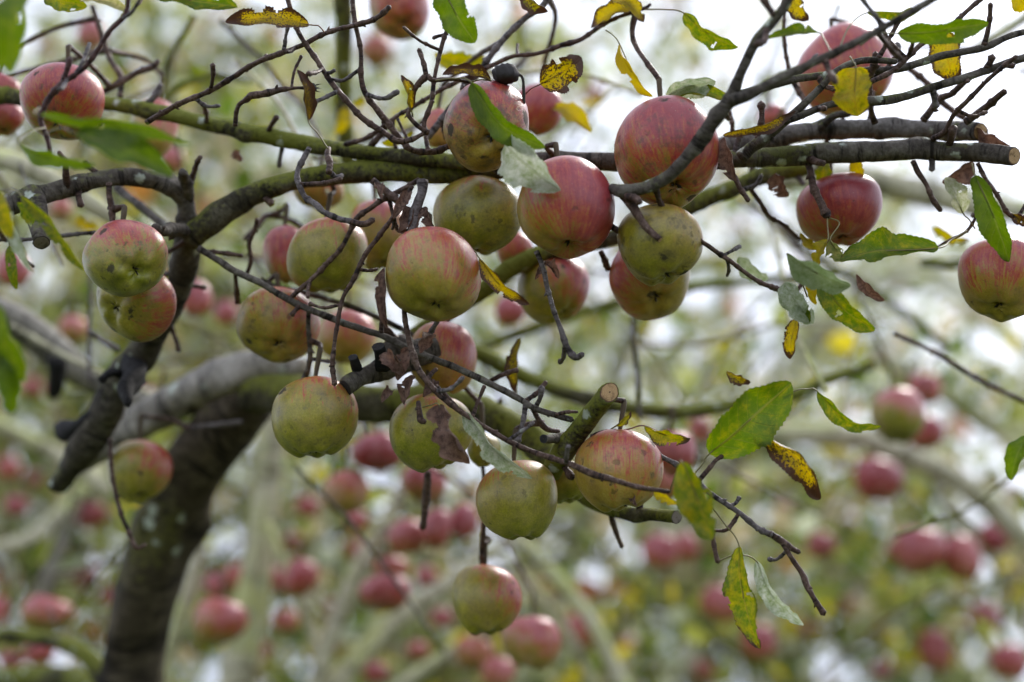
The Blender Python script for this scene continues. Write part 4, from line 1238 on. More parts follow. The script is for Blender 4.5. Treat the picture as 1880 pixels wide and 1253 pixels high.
LF((1856, 392, 1.02), (1892, 410, 1.02), 26, roll=20, yel=0.9, bro=0.45)
LF((1356, 472, 1.06), (1410, 514, 1.06), 44, roll=25, yel=0.1, pal=0.5)
LF((1885, 800, .95), (1856, 882, .95), 44, roll=20, yel=0.12, bro=0.0)
# pale leaf on the red apple
LF((928, 264, .965), (1030, 350, .945), 100, roll=20, yel=0.2, bro=0.0, pal=0.85, fold=0.35, ragged=0.09, bow=0.12, shape=-0.15, seed=31, label='pale silvery leaf underside lying against a red apple')
# lower right, sharp
LF((1302, 834, .985), (1452, 702, .98), 116, roll=12, yel=0.33, bro=0.03, fold=0.22, bow=0.06, ragged=0.05, stalk=[(1274, 872, .985), (1290, 852, .985)], seed=9, torn=0)
LF((1500, 718, .985), (1618, 785, .98), 38, roll=30, yel=0.40, bro=0.16, fold=0.4, sag=-0.09, stalk=[(1440, 728, .98), (1466, 716, .98), (1485, 715, .985)])
LF((1396, 800, .98), (1506, 918, .975), 62, roll=25, yel=0.98, bro=0.38, fold=0.5, curl=0.4, sag=0.2, stalk=(1390, 792, .98), seed=3)
LF((1252, 848, .905), (1306, 992, .90), 82, roll=20, yel=0.48, bro=0.08, fold=0.25, bow=-0.05, stalk=(1230, 905, .95))
LF((1200, 902, .96), (1246, 926, .95), 22, roll=20, yel=0.8, bro=0.05)
LF((1183, 782, .99), (1268, 806, .985), 44, roll=30, yel=0.6, bro=0.25, fold=0.5, wave=0.35, curl=0.3, stalk=[(1126, 793, 1.0), (1155, 788, .995)], red=True)
LF((1130, 783, 1.0), (1158, 756, 1.0), 18, roll=30, yel=0.6, bro=0.3, curl=0.5, stalk=(1118, 792, 1.0))
LF((1334, 682, .985), (1378, 702, .985), 30, roll=25, yel=0.7, bro=0.4, curl=0.4)
LF((1357, 1003, .985), (1397, 1192, .975), 66, roll=25, yel=0.48, bro=0.25, fold=0.35, bow=0.05, sag=-0.05, stalk=[(1303, 926, .98), (1330, 962, .985)], seed=21)
LF((1388, 1030, .99), (1476, 1148, .98), 44, roll=25, yel=0.3, bro=0.14, pal=0.85, fold=0.45, wave=0.3, sag=-0.04, stalk=[(1320, 1030, .985), (1350, 1020, .988)])
LF((852, 756, .985), (976, 880, .97), 52, roll=38, yel=0.35, bro=0.06, pal=0.75, fold=0.5, wave=0.25, curl=0.2, sag=0.05, stalk=(842, 748, .98), seed=8)
LF((806, 744, .98), (862, 852, .965), 74, roll=15, mat='dead', curl=0.9, wave=0.6, bow=0.2, twist=40, ragged=0.15, fold=0.5, stalk=[(776, 748, .985), (792, 744, .98)], label='brown shrivelled leaf hanging in front of a green apple')
LF((880, 474, .99), (972, 560, .985), 36, roll=30, yel=0.9, bro=0.34, fold=0.5, curl=0.3, stalk=(870, 460, 1.0))
LF((706, 492, .985), (712, 604, .98), 34, roll=20, mat='dead', curl=0.7, fold=0.6, wave=0.3)
LF((566, 222, .99), (546, 128, .985), 34, roll=30, yel=0.85, bro=0.48, curl=0.6, fold=0.5, wave=0.3, stalk=[(602, 274, .99), (584, 246, .99)])
LF((754, 200, .99), (736, 138, .985), 30, roll=25, yel=0.95, bro=0.36, curl=0.5, fold=0.5, stalk=(758, 214, 1.0))
LF((615, 246, 1.3), (634, 196, 1.3), 36, roll=20, yel=0.8)
LF((650, 196, 1.3), (668, 178, 1.3), 22, roll=20, yel=0.7)
LF((700, 262, 1.1), (760, 240, 1.1), 24, roll=40, yel=0.6)
LF((140, 400, 1.3), (178, 420, 1.3), 34, roll=20, yel=0.9)
LF((956, 622, 1.08), (948, 724, 1.08), 36, roll=30, yel=0.75, bro=0.38, curl=0.4, fold=0.5)
LF((1330, 252, 1.0), (1352, 334, .99), 46, roll=25, mat='dead', curl=0.6, wave=0.3)
LF((1424, 318, 1.05), (1446, 362, 1.05), 46, roll=25, mat='dead', curl=0.6, wave=0.4)
for q, (x0, y0, x1, y1, w) in enumerate([(742, 378, 730, 428, 34), (768, 372, 748, 436, 30), (752, 350, 722, 402, 30), (780, 380, 800, 432, 26), (690, 340, 700, 366, 28), (700, 650, 742, 690, 44), (752, 640, 730, 700, 40),
                                         (760, 690, 742, 744, 36), (784, 610, 770, 650, 36), (800, 700, 776, 730, 30), (720, 718, 700, 740, 26), (1000, 480, 1026, 512, 26), (994, 490, 982, 514, 20), (760, 430, 728, 426, 20), (1158, 894, 1170, 930, 22)]):
    LF((x0, y0, 1.01 if x0 != 1158 else .985), (x1, y1, 1.0 if x0 != 1158 else .975), w, roll=-30 + 17 * q % 60, mat='dead', curl=0.5, wave=0.4, fold=0.5, ragged=0.15)
LF((430, 276, 1.12), (446, 296, 1.12), 26, roll=20, mat='dead', curl=0.4)
LF((350, 120, 1.5), (392, 150, 1.5), 30, roll=20, yel=0.4)

# withered fruit
mum = at(928, 137, 1.0)
em = empty('withered_fruit', mum)
tag(em, 'small black withered fruit standing above the spotted orange apple', 'fruit')
Vm, Fm = [], []
for i in range(15):
    f = math.pi * i / 14
    for j in range(28):
        th = 2 * math.pi * j / 28
        rr = 0.0088 * (1 + 0.10 * math.sin(9 * th + 3 * math.cos(f * 2)) * math.sin(f) + 0.06 * math.sin(4 * f + th))
        Vm.append((rr * math.sin(f) * math.cos(th) * 1.05, rr * math.sin(f) * math.sin(th), rr * math.cos(f) * 0.8))
for i in range(14):
    for j in range(28):
        k = (j + 1) % 28
        Fm.append((i * 28 + j, (i + 1) * 28 + j, (i + 1) * 28 + k, i * 28 + k))
mesh_obj('skin', Vm, Fm, M['mummy'], em)
Vs, Fs, As, *_ = tube_data([(Vector((0.007, 0, 0.0)), 0.0014), (Vector((0.012, 0.002, -0.002)), 0.0011), (Vector((0.013, 0.004, -0.02)), 0.0012)], 3, sides=7, rough=0.1)
mesh_obj('stalk', Vs, Fs, M['calyx'], em)
mum2 = at(571, 162, .997)
em = empty('withered_fruit', mum2)
tag(em, 'tiny dried fruitlet at the tip of a knobbly spur twig', 'fruit')
mesh_obj('skin', [(v[0] * 0.42, v[1] * 0.42, v[2] * 0.5) for v in Vm], Fm, M['mummy'], em)
Vc, Fc = [], []
for s in range(4):
    a = s * 1.57
    b_ = len(Vc)
    Vc += [(0.003, 0.0015 * math.cos(a), 0.0015 * math.sin(a)), (0.0035, 0.0026 * math.cos(a + .5), 0.0026 * math.sin(a + .5)), (0.0075, 0.003 * math.cos(a + .2), 0.003 * math.sin(a + .2))]
    Fc.append((b_, b_ + 1, b_ + 2))
mesh_obj('calyx', Vc, Fc, M['mummy'], em, False)

# ------------------------------------------------------------------ apples of the tree in front
A = apple
A('reddish apple at the upper left, crossed by a dark forked twig', 114, 189, 156, 122, 1.06, blush=0.62, grad=0.35, yel=0.6, blem=0.35, calyx=(0.05, 0.80))
A('apple with a pink top and dark eye, in front of another at left', 234, 474, 146, 146, 1.00, blush=0.30, grad=0.62, bdir=(0.05, 1, 0.2), yel=0.2, blem=0.45, calyx=(0.42, 0.44))
A('olive and orange apple tucked below and behind the pink-topped one at left', 246, 552, 154, 112, 1.06, blush=0.25, grad=0.45, bdir=(1, 0.2, 0.1), yel=0.45, blem=0.3, calyx=(-0.48, 0.25))
A('orange apple with black scab spots under the withered black fruit', 895, 235, 164, 168, 1.01, blush=0.50, grad=0.5, bdir=(0.1, 1, 0.1), yel=0.95, blem=0.82, calyx=(0.14, 0.36), seed=404)
A('large deep pink apple at top centre behind the forked dark branch', 1227, 278, 200, 195, 1.0, blush=0.68, grad=0.42, bdir=(0.2, 1.0, -0.15), yel=0.7, blem=0.5, calyx=(0.1, 0.86), seed=55)
A('smooth red apple half covered by a pale silvery leaf', 1037, 387, 188, 176, 0.985, blush=0.66, grad=0.50, bdir=(0.8, 0.5, -0.1), yel=0.75, blem=0.14, calyx=(0.12, 0.84), seed=66)
A('dull green mottled apple directly under the mossy branch', 876, 400, 162, 142, 1.06, blush=0.10, grad=0.42, bdir=(0, 1, 0.5), yel=0.25, blem=0.48, calyx=(-0.1, 0.95))
A('sharp striped pink and green apple hanging at the centre', 797, 507, 179, 160, 0.985, blush=0.40, grad=0.40, bdir=(0.35, 0.8, 0.3), yel=0.62, blem=0.28, calyx=(0.12, 0.74), seed=88)
A('green apple with a pink shoulder crossed by two thin twigs', 601, 474, 149, 134, 1.07, blush=0.22, grad=0.55, bdir=(0.1, 0.9, 0.5), yel=0.3, blem=0.2, calyx=(0.1, 0.96))
A('pink and olive apple half hidden behind the green one with pink shoulder', 524, 470, 84, 112, 1.14, blush=0.45, grad=0.5, yel=0.4, blem=0.2)
A('blurred olive and pink apple behind the thin twig left of centre', 694, 432, 108, 132, 1.15, blush=0.35, grad=0.6, bdir=(0.2, 0.9, 0.4), yel=0.5, blem=0.25)
A('green apple with sooty spots behind a sawn-off twig stub', 1212, 450, 162, 142, 0.99, blush=0.04, grad=0.36, bdir=(0.6, 0.7, 0.4), yel=0.42, blem=0.56, calyx=(0.1, 0.93), seed=120)
A('brownish apple hanging behind and below the spotted green apple', 1194, 512, 156, 134, 1.07, blush=0.40, grad=0.35, bdir=(-0.6, 0.5, 0.2), yel=0.85, blem=0.3, calyx=(0.05, 0.62))
A('blurred apple, olive left and pink right, below the smooth red apple', 1015, 534, 132, 122, 1.14, blush=0.40, grad=0.62, bdir=(0.7, 0.7, 0.2), yel=0.3, blem=0.3, calyx=(0.3, 0.75))
A('brown-olive apple beneath the thin diagonal branch at left centre', 513, 597, 149, 126, 1.09, blush=0.36, grad=0.36, bdir=(0.7, 0.5, 0.3), yel=0.7, blem=0.38, calyx=(0.1, 0.7))
A('green apple with a buff patch hanging below the black sawn limb end', 578, 770, 156, 146, 1.03, blush=0.12, grad=0.48, bdir=(0.35, 0.9, 0.3), yel=0.3, blem=0.42, calyx=(0.05, 0.92))
A('blurred peach-coloured apple behind twigs above the black limb end', 636, 622, 110, 96, 1.26, blush=0.35, grad=0.5, bdir=(0.4, 0.9, 0), yel=0.9, blem=0.1)
A('yellow and pink apple with a dimple beside the diagonal thin branch', 815, 661, 132, 128, 1.08, blush=0.34, grad=0.55, bdir=(0.6, 0.8, -0.1), yel=0.95, blem=0.16, calyx=(-0.1, 0.9))
A('bright green apple behind a brown shrivelled leaf', 789, 797, 154, 138, 1.04, blush=0.02, grad=0.52, bdir=(0.05, 1, 0.2), yel=0.12, blem=0.25, calyx=(0.15, 0.93))
A('green apple with a lit right side below the pale curled leaf', 951, 921, 151, 146, 1.02, blush=0.14, grad=0.42, bdir=(-0.3, 0.8, 0.5), yel=0.35, blem=0.22, calyx=(0.12, 0.94))
A('peach apple with red streaks behind the sharp twig, right of the stub', 1140, 866, 157, 148, 1.0, blush=0.34, grad=0.42, bdir=(0.45, 0.9, 0.1), yel=0.95, blem=0.28, calyx=(0.0, 0.93), seed=210)
A('dark green apple wedged behind the streaked peach apple', 1042, 886, 86, 78, 1.06, blush=-0.1, grad=0.2, yel=0.1, blem=0.2)
A('small dark green apple behind the pale curled leaf', 888, 826, 62, 62, 1.08, blush=-0.1, grad=0.2, yel=0.1, blem=0.2)
A('small green apple with a pink rim beside the blackened branch end', 256, 865, 112, 114, 1.22, blush=0.18, grad=0.62, bdir=(0.8, 0.6, 0.2), yel=0.3, blem=0.2)
A('single green and pink apple dangling low on its own thin twig', 891, 1103, 132, 128, 1.11, blush=0.16, grad=0.62, bdir=(0.85, 0.6, 0.1), yel=0.4, blem=0.22, calyx=(0.0, 0.92))
A('large blurred pink apple behind crossing twigs at the upper right', 1555, 136, 170, 158, 1.13, blush=0.66, grad=0.35, bdir=(0, 1, 0), yel=0.9, blem=0.15, calyx=(0.2, 0.75))
A('round crimson apple behind a knobbly hanging spur at right', 1537, 386, 160, 126, 1.07, blush=0.78, grad=0.35, bdir=(0.6, 0.7, -0.2), yel=0.7, blem=0.1)
A('pink and yellow apple cut off by the right edge', 1838, 512, 156, 146, 1.02, blush=0.42, grad=0.48, bdir=(0, 1, -0.1), yel=0.75, blem=0.2)
A('blurred orange-red apple hanging at the top edge', 733, 18, 116, 118, 1.26, blush=0.62, grad=0.4, bdir=(0.5, 0.8, -0.1), yel=0.9, blem=0.3, calyx=(0.2, 0.6))
A('pale green and pink apple behind the long upper branch at left', 282, 240, 86, 130, 1.2, blush=0.25, grad=0.5, bdir=(0.6, 0.8, 0), yel=0.5, blem=0.1)
A('blurred pink apple peeking out right of the scab-spotted orange one', 986, 204, 90, 92, 1.17, blush=0.7, grad=0.3, yel=0.8, blem=0.1)
A('yellowish apple peeking out left of the scab-spotted orange one', 806, 238, 62, 76, 1.14, blush=0.35, grad=0.5, yel=0.9, blem=0.1)
A('pink apple cut off by the left edge above the long branch', 0, 168, 72, 60, 1.17, blush=0.7, grad=0.3, yel=0.8, blem=0.1)
A('orange-red apple cut off by the left edge below the long branch', 10, 216, 64, 66, 1.17, blush=0.66, grad=0.3, yel=0.9, blem=0.1)
A('olive-brown apple hidden behind the mossy branch near its bend', 582, 352, 92, 60, 1.2, blush=0.3, grad=0.4, yel=0.7, blem=0.3)
A('orange apple sliver showing between the green apple and the red one', 945, 462, 70, 70, 1.14, blush=0.5, grad=0.3, yel=0.95, blem=0.1)
A('pale pink apple top behind the dead leaf near the upper right stub', 1420, 222, 60, 56, 1.3, blush=0.6, grad=0.4, yel=0.9, blem=0.0)

# ------------------------------------------------------------------ blurred apples deeper in the orchard
LOW = (22, 14)


def FA(label, x, y, w, h, d, blush=0.72, bdir=(0.1, 0.9, -0.1), grad=0.4, yel=0.7, **kw):
    vr = random.Random(int(x * 7 + y))
    blush += vr.uniform(-.22, .08)
    yel = min(1, max(0, yel + vr.uniform(-.3, .3)))
    return apple(label, x, y, w, h, d, blush=blush, bdir=bdir, grad=grad, yel=yel, blem=kw.pop('blem', 0.1), res=LOW, group='blurred apples behind', bloom_sheen=kw.pop('bloom_sheen', 0.32), **kw)  # stronger film: sky sheen mixed into the skin colour


FA('small red blurred apple near the top left corner', 166, 66, 52, 58, 1.8, blush=0.85)
FA('red blurred apple at the left edge behind hanging leaves', 24, 497, 62, 64, 1.45, blush=0.8)
FA('pink and red blurred apple right of the dark descending branch', 360, 550, 58, 70, 1.5, blush=0.8)
FA('dull red blurred apple left of the brown-olive apple', 415, 576, 46, 46, 1.8, blush=0.8)
FA('pale pink and green blurred apple below left of the stacked pair', 134, 606, 56, 54, 1.7, blush=0.5, grad=0.5)
FA('pink blurred sliver under the left arching branch', 112, 386, 40, 42, 1.6, blush=0.7)
FA('pinkish-red blurred apple below the long upper branch at left', 316, 296, 48, 50, 1.6, blush=0.75)
FA('blurred apple with pink top and dark olive base at right', 1648, 762, 104, 100, 1.55, blush=0.32, grad=0.75, bdir=(0.25, 0.95, 0.1), yel=0.2)
FA('lilac-red blurred apple behind and above the pink and olive one', 1696, 716, 66, 62, 1.95, blush=0.85)
FA('rose blurred apple at the lower right of the pink and olive one', 1699, 796, 72, 62, 1.85, blush=0.8)
FA('lone red blurred apple below the pale arching branch at right', 1611, 880, 92, 80, 1.9, blush=0.84)
FA('left one of the bright pink blurred pair at lower right', 1690, 1012, 96, 84, 1.9, blush=0.86)
FA('right one of the bright pink blurred pair at lower right', 1764, 1026, 74, 86, 1.92, blush=0.84)
FA('small pink blob at the left shoulder of the pink pair', 1650, 1012, 44, 40, 2.1, blush=0.9)
FA('dark red blurred apple near the right edge above the pink pair', 1829, 986, 62, 58, 2.3, blush=0.95, bdir=(0, 0.5, -0.6))
FA('rose blurred apple near the right edge below the pink pair', 1806, 1137, 64, 56, 2.3, blush=0.85)
FA('pale pink blurred apple in the bottom right corner', 1852, 1216, 70, 66, 2.0, blush=0.6, grad=0.5)
FA('dark purplish blurred apple right of the forked twig end', 1508, 1002, 54, 52, 2.1, blush=0.9, blem=0.6, yel=0.2)
FA('left one of the pink blurred pair below the small sawn branch', 1212, 1014, 68, 66, 1.95, blush=0.72, grad=0.55)
FA('right one of the pink blurred pair below the small sawn branch', 1258, 1006, 52, 56, 2.05, blush=0.85)
FA('pink blurred apple left of the long hanging leaf', 1325, 1112, 76, 70, 2.0, blush=0.72, grad=0.5)
FA('pink blurred apple behind the tip of the long hanging leaf', 1392, 1180, 64, 72, 2.0, blush=0.75, grad=0.5)
FA('faint orange-red blurred apple low between leaf and right edge', 1562, 1112, 34, 34, 3.0, blush=0.8)
FA('pale pink blurred apple above the yellow leaves at bottom right', 1716, 1196, 62, 84, 2.3, blush=0.62, grad=0.4)
FA('apple with lilac top and brown base beside the low dangling one', 974, 1180, 108, 98, 1.38, blush=0.48, grad=0.6, bdir=(0.4, 0.9, 0.1), yel=0.55)
FA('pink blurred apple behind a pale twig at the bottom centre', 1066, 1162, 70, 70, 1.95, blush=0.82)
FA('peach blurred apple at the bottom left of the dangling one', 872, 1202, 80, 62, 1.75, blush=0.5, yel=0.9)
FA('pink blurred apple at the bottom edge below the dangling one', 914, 1238, 64, 62, 1.7, blush=0.68)
FA('bright pink blurred apple right of the dark trunk', 404, 1142, 98, 84, 1.65, blush=0.66, grad=0.55, bdir=(0.5, 0.8, -0.1))
FA('left one of two dull red apples above the bright pink one', 400, 1074, 52, 54, 1.95, blush=0.82)
FA('right one of two dull red apples above the bright pink one', 440, 1062, 52, 58, 1.95, blush=0.78)
FA('pink blurred apple right of the pale background limb', 552, 1060, 68, 70, 1.8, blush=0.76)
FA('dusky red blurred apple touching the pale background limb', 504, 1062, 36, 50, 1.95, blush=0.9)
FA('lilac blurred apple low at the far left', 86, 1128, 96, 68, 1.7, blush=0.58, grad=0.6, yel=0.6)
FA('salmon blurred apple at the left edge near the bottom', -4, 1122, 44, 60, 1.9, blush=0.7)
FA('red blurred apple below the dark curved branch at bottom left', 72, 1198, 56, 50, 1.9, blush=0.8)
FA('red blurred apple left of the trunk at mid height', 166, 946, 58, 50, 2.2, blush=0.85)
FA('small red blurred apple left of the trunk lower down', 152, 1056, 48, 44, 2.3, blush=0.88)
FA('pink-topped brown blurred apple below the buff-patched green one', 636, 906, 84, 78, 1.5, blush=0.36, grad=0.65, yel=0.7)
FA('rusty blurred apple under the pink-topped brown one', 654, 956, 44, 44, 1.8, blush=0.7, yel=0.3)
FA('bright red blurred apple below right of the buff-patched green one', 694, 832, 92, 66, 1.5, blush=0.85, bdir=(0, 0.6, -0.6))
FA('pink and red blurred apple beneath the bright green one', 778, 888, 84, 72, 1.55, blush=0.76)
FA('leftmost of three pink apples clustered below the bright green one', 746, 988, 70, 66, 1.65, blush=0.82)
FA('middle one of three pink apples clustered below the bright green one', 802, 970, 58, 76, 1.62, blush=0.82)
FA('rightmost of three pink apples clustered below the bright green one', 850, 958, 56, 66, 1.65, blush=0.82)
FA('pink blurred apple under a yellow leaf, left of the dangling one', 708, 1088, 100, 70, 1.62, blush=0.78)
FA('dull pink blurred apple on top of the pink one left of centre', 718, 1044, 66, 50, 1.75, blush=0.74)
FA('faint pink blurred apple at the bottom left of centre', 524, 1142, 52, 44, 2.0, blush=0.7)
FA('rose-pink blurred apple right behind the streaked peach apple', 1238, 832, 80, 84, 1.32, blush=0.86, grad=0.3)
FA('pale rose blurred apple lower down behind the streaked peach apple', 1224, 886, 64, 70, 1.42, blush=0.7, grad=0.4)
FA('pale peach blurred apple under the big sharp green leaf', 1418, 788, 60, 48, 2.0, blush=0.5, yel=0.95)
FA('reddish blurred apple behind the striped apple at the centre', 936, 572, 56, 56, 1.5, blush=0.8)
FA('tiny red blurred apple on the pale limb left of centre', 266, 722, 34, 30, 1.7, blush=0.8)
FA('hazy pink blurred apple below the orange-red one at the top edge', 690, 96, 66, 60, 2.1, blush=0.6, yel=0.9)
FA('dark red blurred apple in the bright gap at top centre', 1092, 172, 34, 34, 2.6, blush=0.95)
FA('reddish blurred apple tucked behind the stub at lower centre', 1286, 790, 44, 50, 1.8, blush=0.9)
FA('pale orange blurred apple at the far left below mid height', 16, 862, 46, 46, 2.2, blush=0.6, yel=0.9)
FA('faint red blurred apple above the left bottom branch', 20, 1060, 36, 40, 2.3, blush=0.75)

for q, (lb, x, y, w, d) in enumerate([
        ('faint pink blurred apple under the thick grey limb at left', 60, 712, 40, 2.2), ('faint pink blurred apple at the left edge, level with the lone rimmed apple', 30, 930, 44, 2.1),
        ('faint pink blurred apple between the two small red ones left of the trunk', 110, 1004, 36, 2.4), ('faint pink blurred apple below the blackened branch end', 130, 908, 38, 2.3),
        ('faint pink blurred apple touching the left side of the dark trunk', 205, 1100, 44, 2.2), ('faint pink blurred apple in the bottom left corner', 20, 1214, 44, 2.0),
        ('faint pink blurred apple near the left edge above the pale stem', 62, 880, 34, 2.5), ('faint pink blurred apple between the trunk and the bright pink one', 318, 1190, 40, 2.2),
        ('faint pink blurred apple left of the pink-topped brown one', 566, 930, 46, 2.1), ('faint pink blurred apple at the bottom beside the grey stem', 606, 1186, 48, 2.1),
        ('faint pink blurred apple at the foot of the pale background limb', 476, 1196, 44, 2.2), ('faint pink blurred apple tucked against the dangling green and pink one', 812, 1136, 44, 2.1),
        ('faint pink blurred apple under the rusty one', 654, 1012, 40, 2.3), ('faint pink blurred apple below the middle of the three clustered ones', 784, 1062, 46, 2.0),
        ('faint pink blurred apple above the pink one right of the pale limb', 540, 996, 38, 2.4), ('faint pink blurred apple right of the dangling green and pink one', 1012, 1082, 42, 2.3),
        ('faint pink blurred apple low between two crossing pale stems', 768, 1196, 46, 2.0), ('faint pink blurred apple at the bottom edge left of the crossing pale stems', 690, 1236, 50, 1.9),
        ('tiny faint pink apple beside the grey slanting stem', 618, 1118, 36, 2.5), ('faint rosy blurred apple at the bottom right of the lilac-topped one', 1150, 1186, 42, 2.4),
        ('small faint rosy apple behind the sharp forked twig', 1440, 934, 34, 2.6), ('faint rosy blurred apple at the bottom edge left of the long hanging leaf', 1290, 1232, 44, 2.3),
        ('faint rosy blurred apple at the bottom edge far right of the hanging leaf', 1620, 1232, 40, 2.5), ('faint rosy blurred apple just right of the forked twig tip', 1486, 1156, 36, 2.6),
        ('tiny faint rosy apple below the lone red one at right', 1562, 962, 30, 2.8)]):
    FA(lb, x, y, w, w * .86, d, blush=0.78, seed=900 + q)


# spurs that carry the apples: from each stalk to the nearest wood
def hang_apples():
    allp = np.concatenate([c[0] for c in CENTRES])
    for e, s, R, d, hang in APPLES:
        sp = np.array(s)
        dv = allp - sp
        dist = np.linalg.norm(dv, axis=1)
        cost = dist + np.where(dv[:, 2] < -0.01, 0.15, 0.0) + 0.35 * np.abs(dv[:, 1])
        i = int(np.argmin(cost))
        if dist[i] < 0.006 or dist[i] > 0.45:
            continue
        p = Vector(allp[i])
        mid = (s + p) / 2 + Vector((rng.uniform(-.01, .01), rng.uniform(0, .015), 0.10 * dist[i]))
        W = [(s - tree.location, 0.0021), (mid - tree.location, 0.0019), (p - tree.location, 0.0026)]
        V, F, Ax, *_ = tube_data(W, int(d * 999), sides=7, rough=0.1, knob=0.3, step=1.4)
        mesh_obj('spur', V, F, M['twig'], tree, True, {'axis': ('FLOAT_VECTOR', Ax)})


hang_apples()

# ------------------------------------------------------------------ leaves further back on the same tree
def bl(px, py, d, rx, ry, rz, n):
    return (at(px, py, d), (rx, ry, rz), n)


foliage('foliage', tree, [bl(120, 950, 2.3, .35, .35, .35, 45), bl(620, 1050, 2.4, .45, .35, .3, 55), bl(1150, 1120, 2.5, .5, .35, .25, 60),
                          bl(1600, 1100, 2.5, .45, .35, .3, 60), bl(300, 420, 2.3, .4, .35, .3, 24), bl(1400, 620, 2.6, .45, .35, .2, 16),
                          bl(80, 1250, 2.2, .4, .35, .2, 36), bl(1750, 700, 2.7, .35, .35, .3, 26), bl(250, 100, 2.2, .4, .4, .3, 14), bl(900, 60, 2.6, .5, .4, .3, 16), bl(700, 180, 3.0, .5, .4, .3, 22), bl(1080, 500, 3.0, .4, .4, .3, 24), bl(1300, 300, 3.2, .4, .4, .3, 14)],
        5, {'green': 3.5, 'olive': 4, 'yellow': .9, 'tan': 2.2, 'grey': 1.6, 'rust': .5}, per_twig=(4, 8), label='sparse yellowing leaves deep in the crown')


foliage('foliage', tree, [bl(130, 470, 3.0, .45, .35, .35, 50), bl(420, 330, 3.1, .4, .35, .3, 26), bl(450, 620, 3.0, .4, .35, .35, 34), bl(60, 200, 3.0, .4, .35, .3, 22)],
        6, {'green': 1, 'olive': 3, 'yellow': .8, 'tan': 5, 'grey': 2, 'rust': .6}, per_twig=(5, 9), label='tan and olive leaves behind the left branches')


# ------------------------------------------------------------------ trees behind
def far_tree(label, x, y, h, spread, blobs, seed, mixw, mat='bark_pale_lit', trunk_r=0.09, n_br=9, leaf_len=(0.045, 0.08)):
    r_ = random.Random(seed)
    t = empty('apple_tree', (x, y, 0))
    tag(t, label, 'apple tree', 'orchard trees behind')
    fork = Vector((r_.uniform(-.1, .1), r_.uniform(-.1, .1), h * 0.36))
    V, F, Ax, *_ = tube_data([(Vector((0, 0, -0.05)), trunk_r * 1.35), (Vector((0.02, 0, h * .12)), trunk_r), (fork * 0.6 + Vector((.04, 0, 0)), trunk_r * .9), (fork, trunk_r * .8)], seed, step=0.6)
    mesh_obj('trunk', V, F, M[mat], t, True, {'axis': ('FLOAT_VECTOR', Ax)})
    for i in range(n_br):
        a = 2 * math.pi * (i + r_.uniform(-.3, .3)) / n_br
        out = Vector((math.cos(a), math.sin(a), 0))
        top = r_.uniform(0.75, 1.0)
        P = [(fork - Vector((0, 0, 0.05)), trunk_r * .55), (fork + out * spread * .35 + Vector((0, 0, h * .28 * top)), trunk_r * .36),
             (fork + out * spread * .75 + Vector((0, 0, h * .50 * top)), trunk_r * .22), (fork + out * spread * 1.05 + Vector((0, 0, h * (.50 if i % 2 else .38) * top)), trunk_r * .10)]
        V, F, Ax, *_ = tube_data(P, seed + i, sides=9, step=1.6, wander=0.3)
        mesh_obj('branch', V, F, M[mat], t, True, {'axis': ('FLOAT_VECTOR', Ax)})
    foliage('crown', t, blobs, seed, mixw, leaf_len=leaf_len)
    return t


MIXA = {'green': 5, 'olive': 5, 'yellow': .8, 'tan': 2.2, 'grey': .8, 'rust': .4}
MIXB = {'green': 4.5, 'olive': 4.5, 'yellow': 1.0, 'tan': 1.8, 'grey': 1, 'rust': .3}
far_tree('leafy apple tree behind the trunk at far left, olive and tan', -1.9, 4.6, 4.2, 1.6,
         [bl(60, 700, 4.2, .8, .6, .6, 105), bl(350, 950, 4.4, .8, .6, .5, 85), bl(150, 330, 4.4, .9, .6, .7, 150), bl(450, 250, 4.4, .7, .6, .6, 110), bl(300, 60, 4.4, .7, .6, .4, 40)], 21, MIXA)
far_tree('loose apple tree behind the dangling apple at bottom centre', -0.1, 4.2, 3.2, 1.5,
         [bl(600, 1050, 4.0, .8, .6, .4, 105), bl(950, 1130, 3.8, .8, .6, .35, 105), bl(420, 620, 4.4, .7, .6, .4, 60), bl(820, 780, 4.4, .8, .6, .45, 60)], 22, MIXA)
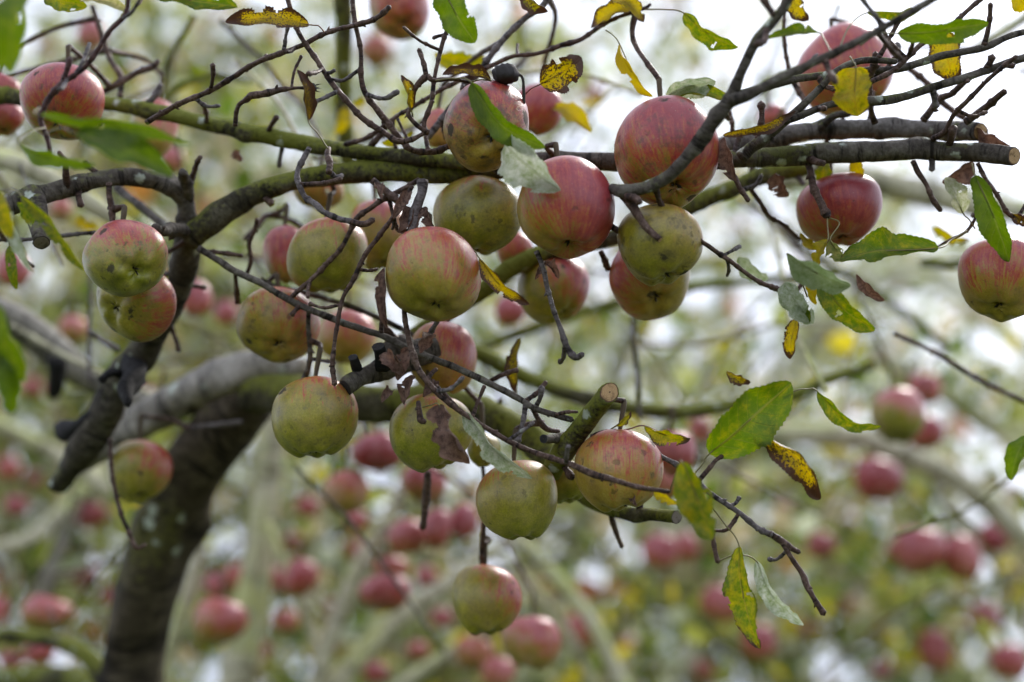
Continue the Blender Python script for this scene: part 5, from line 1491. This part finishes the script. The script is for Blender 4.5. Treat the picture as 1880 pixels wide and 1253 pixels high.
far_tree('yellowing apple tree behind the arching branches at lower right', 1.7, 4.4, 3.0, 1.5,
         [bl(1350, 1060, 4.0, .8, .6, .4, 105), bl(1750, 1050, 4.0, .8, .6, .4, 110), bl(1650, 800, 4.4, .8, .6, .35, 70), bl(1250, 800, 4.6, .7, .6, .4, 50), bl(1500, 560, 4.6, .7, .6, .3, 34), bl(1050, 560, 4.8, .7, .6, .4, 44), bl(760, 120, 4.8, .7, .6, .4, 34), bl(1350, 120, 5.2, .7, .6, .4, 16)], 23, MIXB)
far_tree('thin apple tree against the bright sky at upper centre', 0.9, 7.6, 5.2, 2.0,
         [bl(1210, 80, 7.5, .30, .3, .35, 26), bl(760, 480, 7.2, 1.3, .7, .8, 60), bl(1150, 640, 7.0, 1.2, .7, .5, 46), bl(1600, 560, 7.4, 1.3, .7, .5, 36), bl(1420, 260, 7.5, .7, .6, .5, 22), bl(1000, 150, 7.2, 1.0, .7, .6, 36), bl(1650, 420, 7.2, .8, .6, .5, 20), bl(1250, 480, 7.0, .9, .6, .5, 50)], 24, MIXB, leaf_len=(.05, .09))
far_tree('tall pale apple tree behind the upper left twigs', -2.6, 8.0, 5.6, 2.4,
         [bl(150, 200, 7.6, 1.3, .8, 1.1, 90), bl(420, 200, 7.8, 1.0, .8, 1.0, 70), bl(200, 800, 7.2, 1.4, .8, .9, 70), bl(600, 620, 7.6, 1.0, .8, .8, 60)], 25, MIXA, leaf_len=(.05, .09))

# a distant hedge of trees that reads as one mass
hedge = empty('tree_line', (0, 16, 0))
tag(hedge, 'distant line of trees low behind the orchard', 'trees', kind='stuff')
hb = []
rr_ = random.Random(4)
for i in range(34):
    x = -17 + i * 1.05 + rr_.uniform(-.4, .4)
    hb.append((Vector((x, 15.5 + rr_.uniform(-1, 1.5), rr_.uniform(.6, 1.3))), (1.2, .9, .9), 40))
    hb.append((Vector((x, 15.5 + rr_.uniform(-1, 1.5), rr_.uniform(1.6, 2.6))), (1.0, .9, .5), 12))
foliage('foliage', hedge, hb, 31, {'green': 5, 'olive': 4, 'yellow': .6, 'grey': 1}, per_twig=(8, 14), leaf_len=(.10, .2))
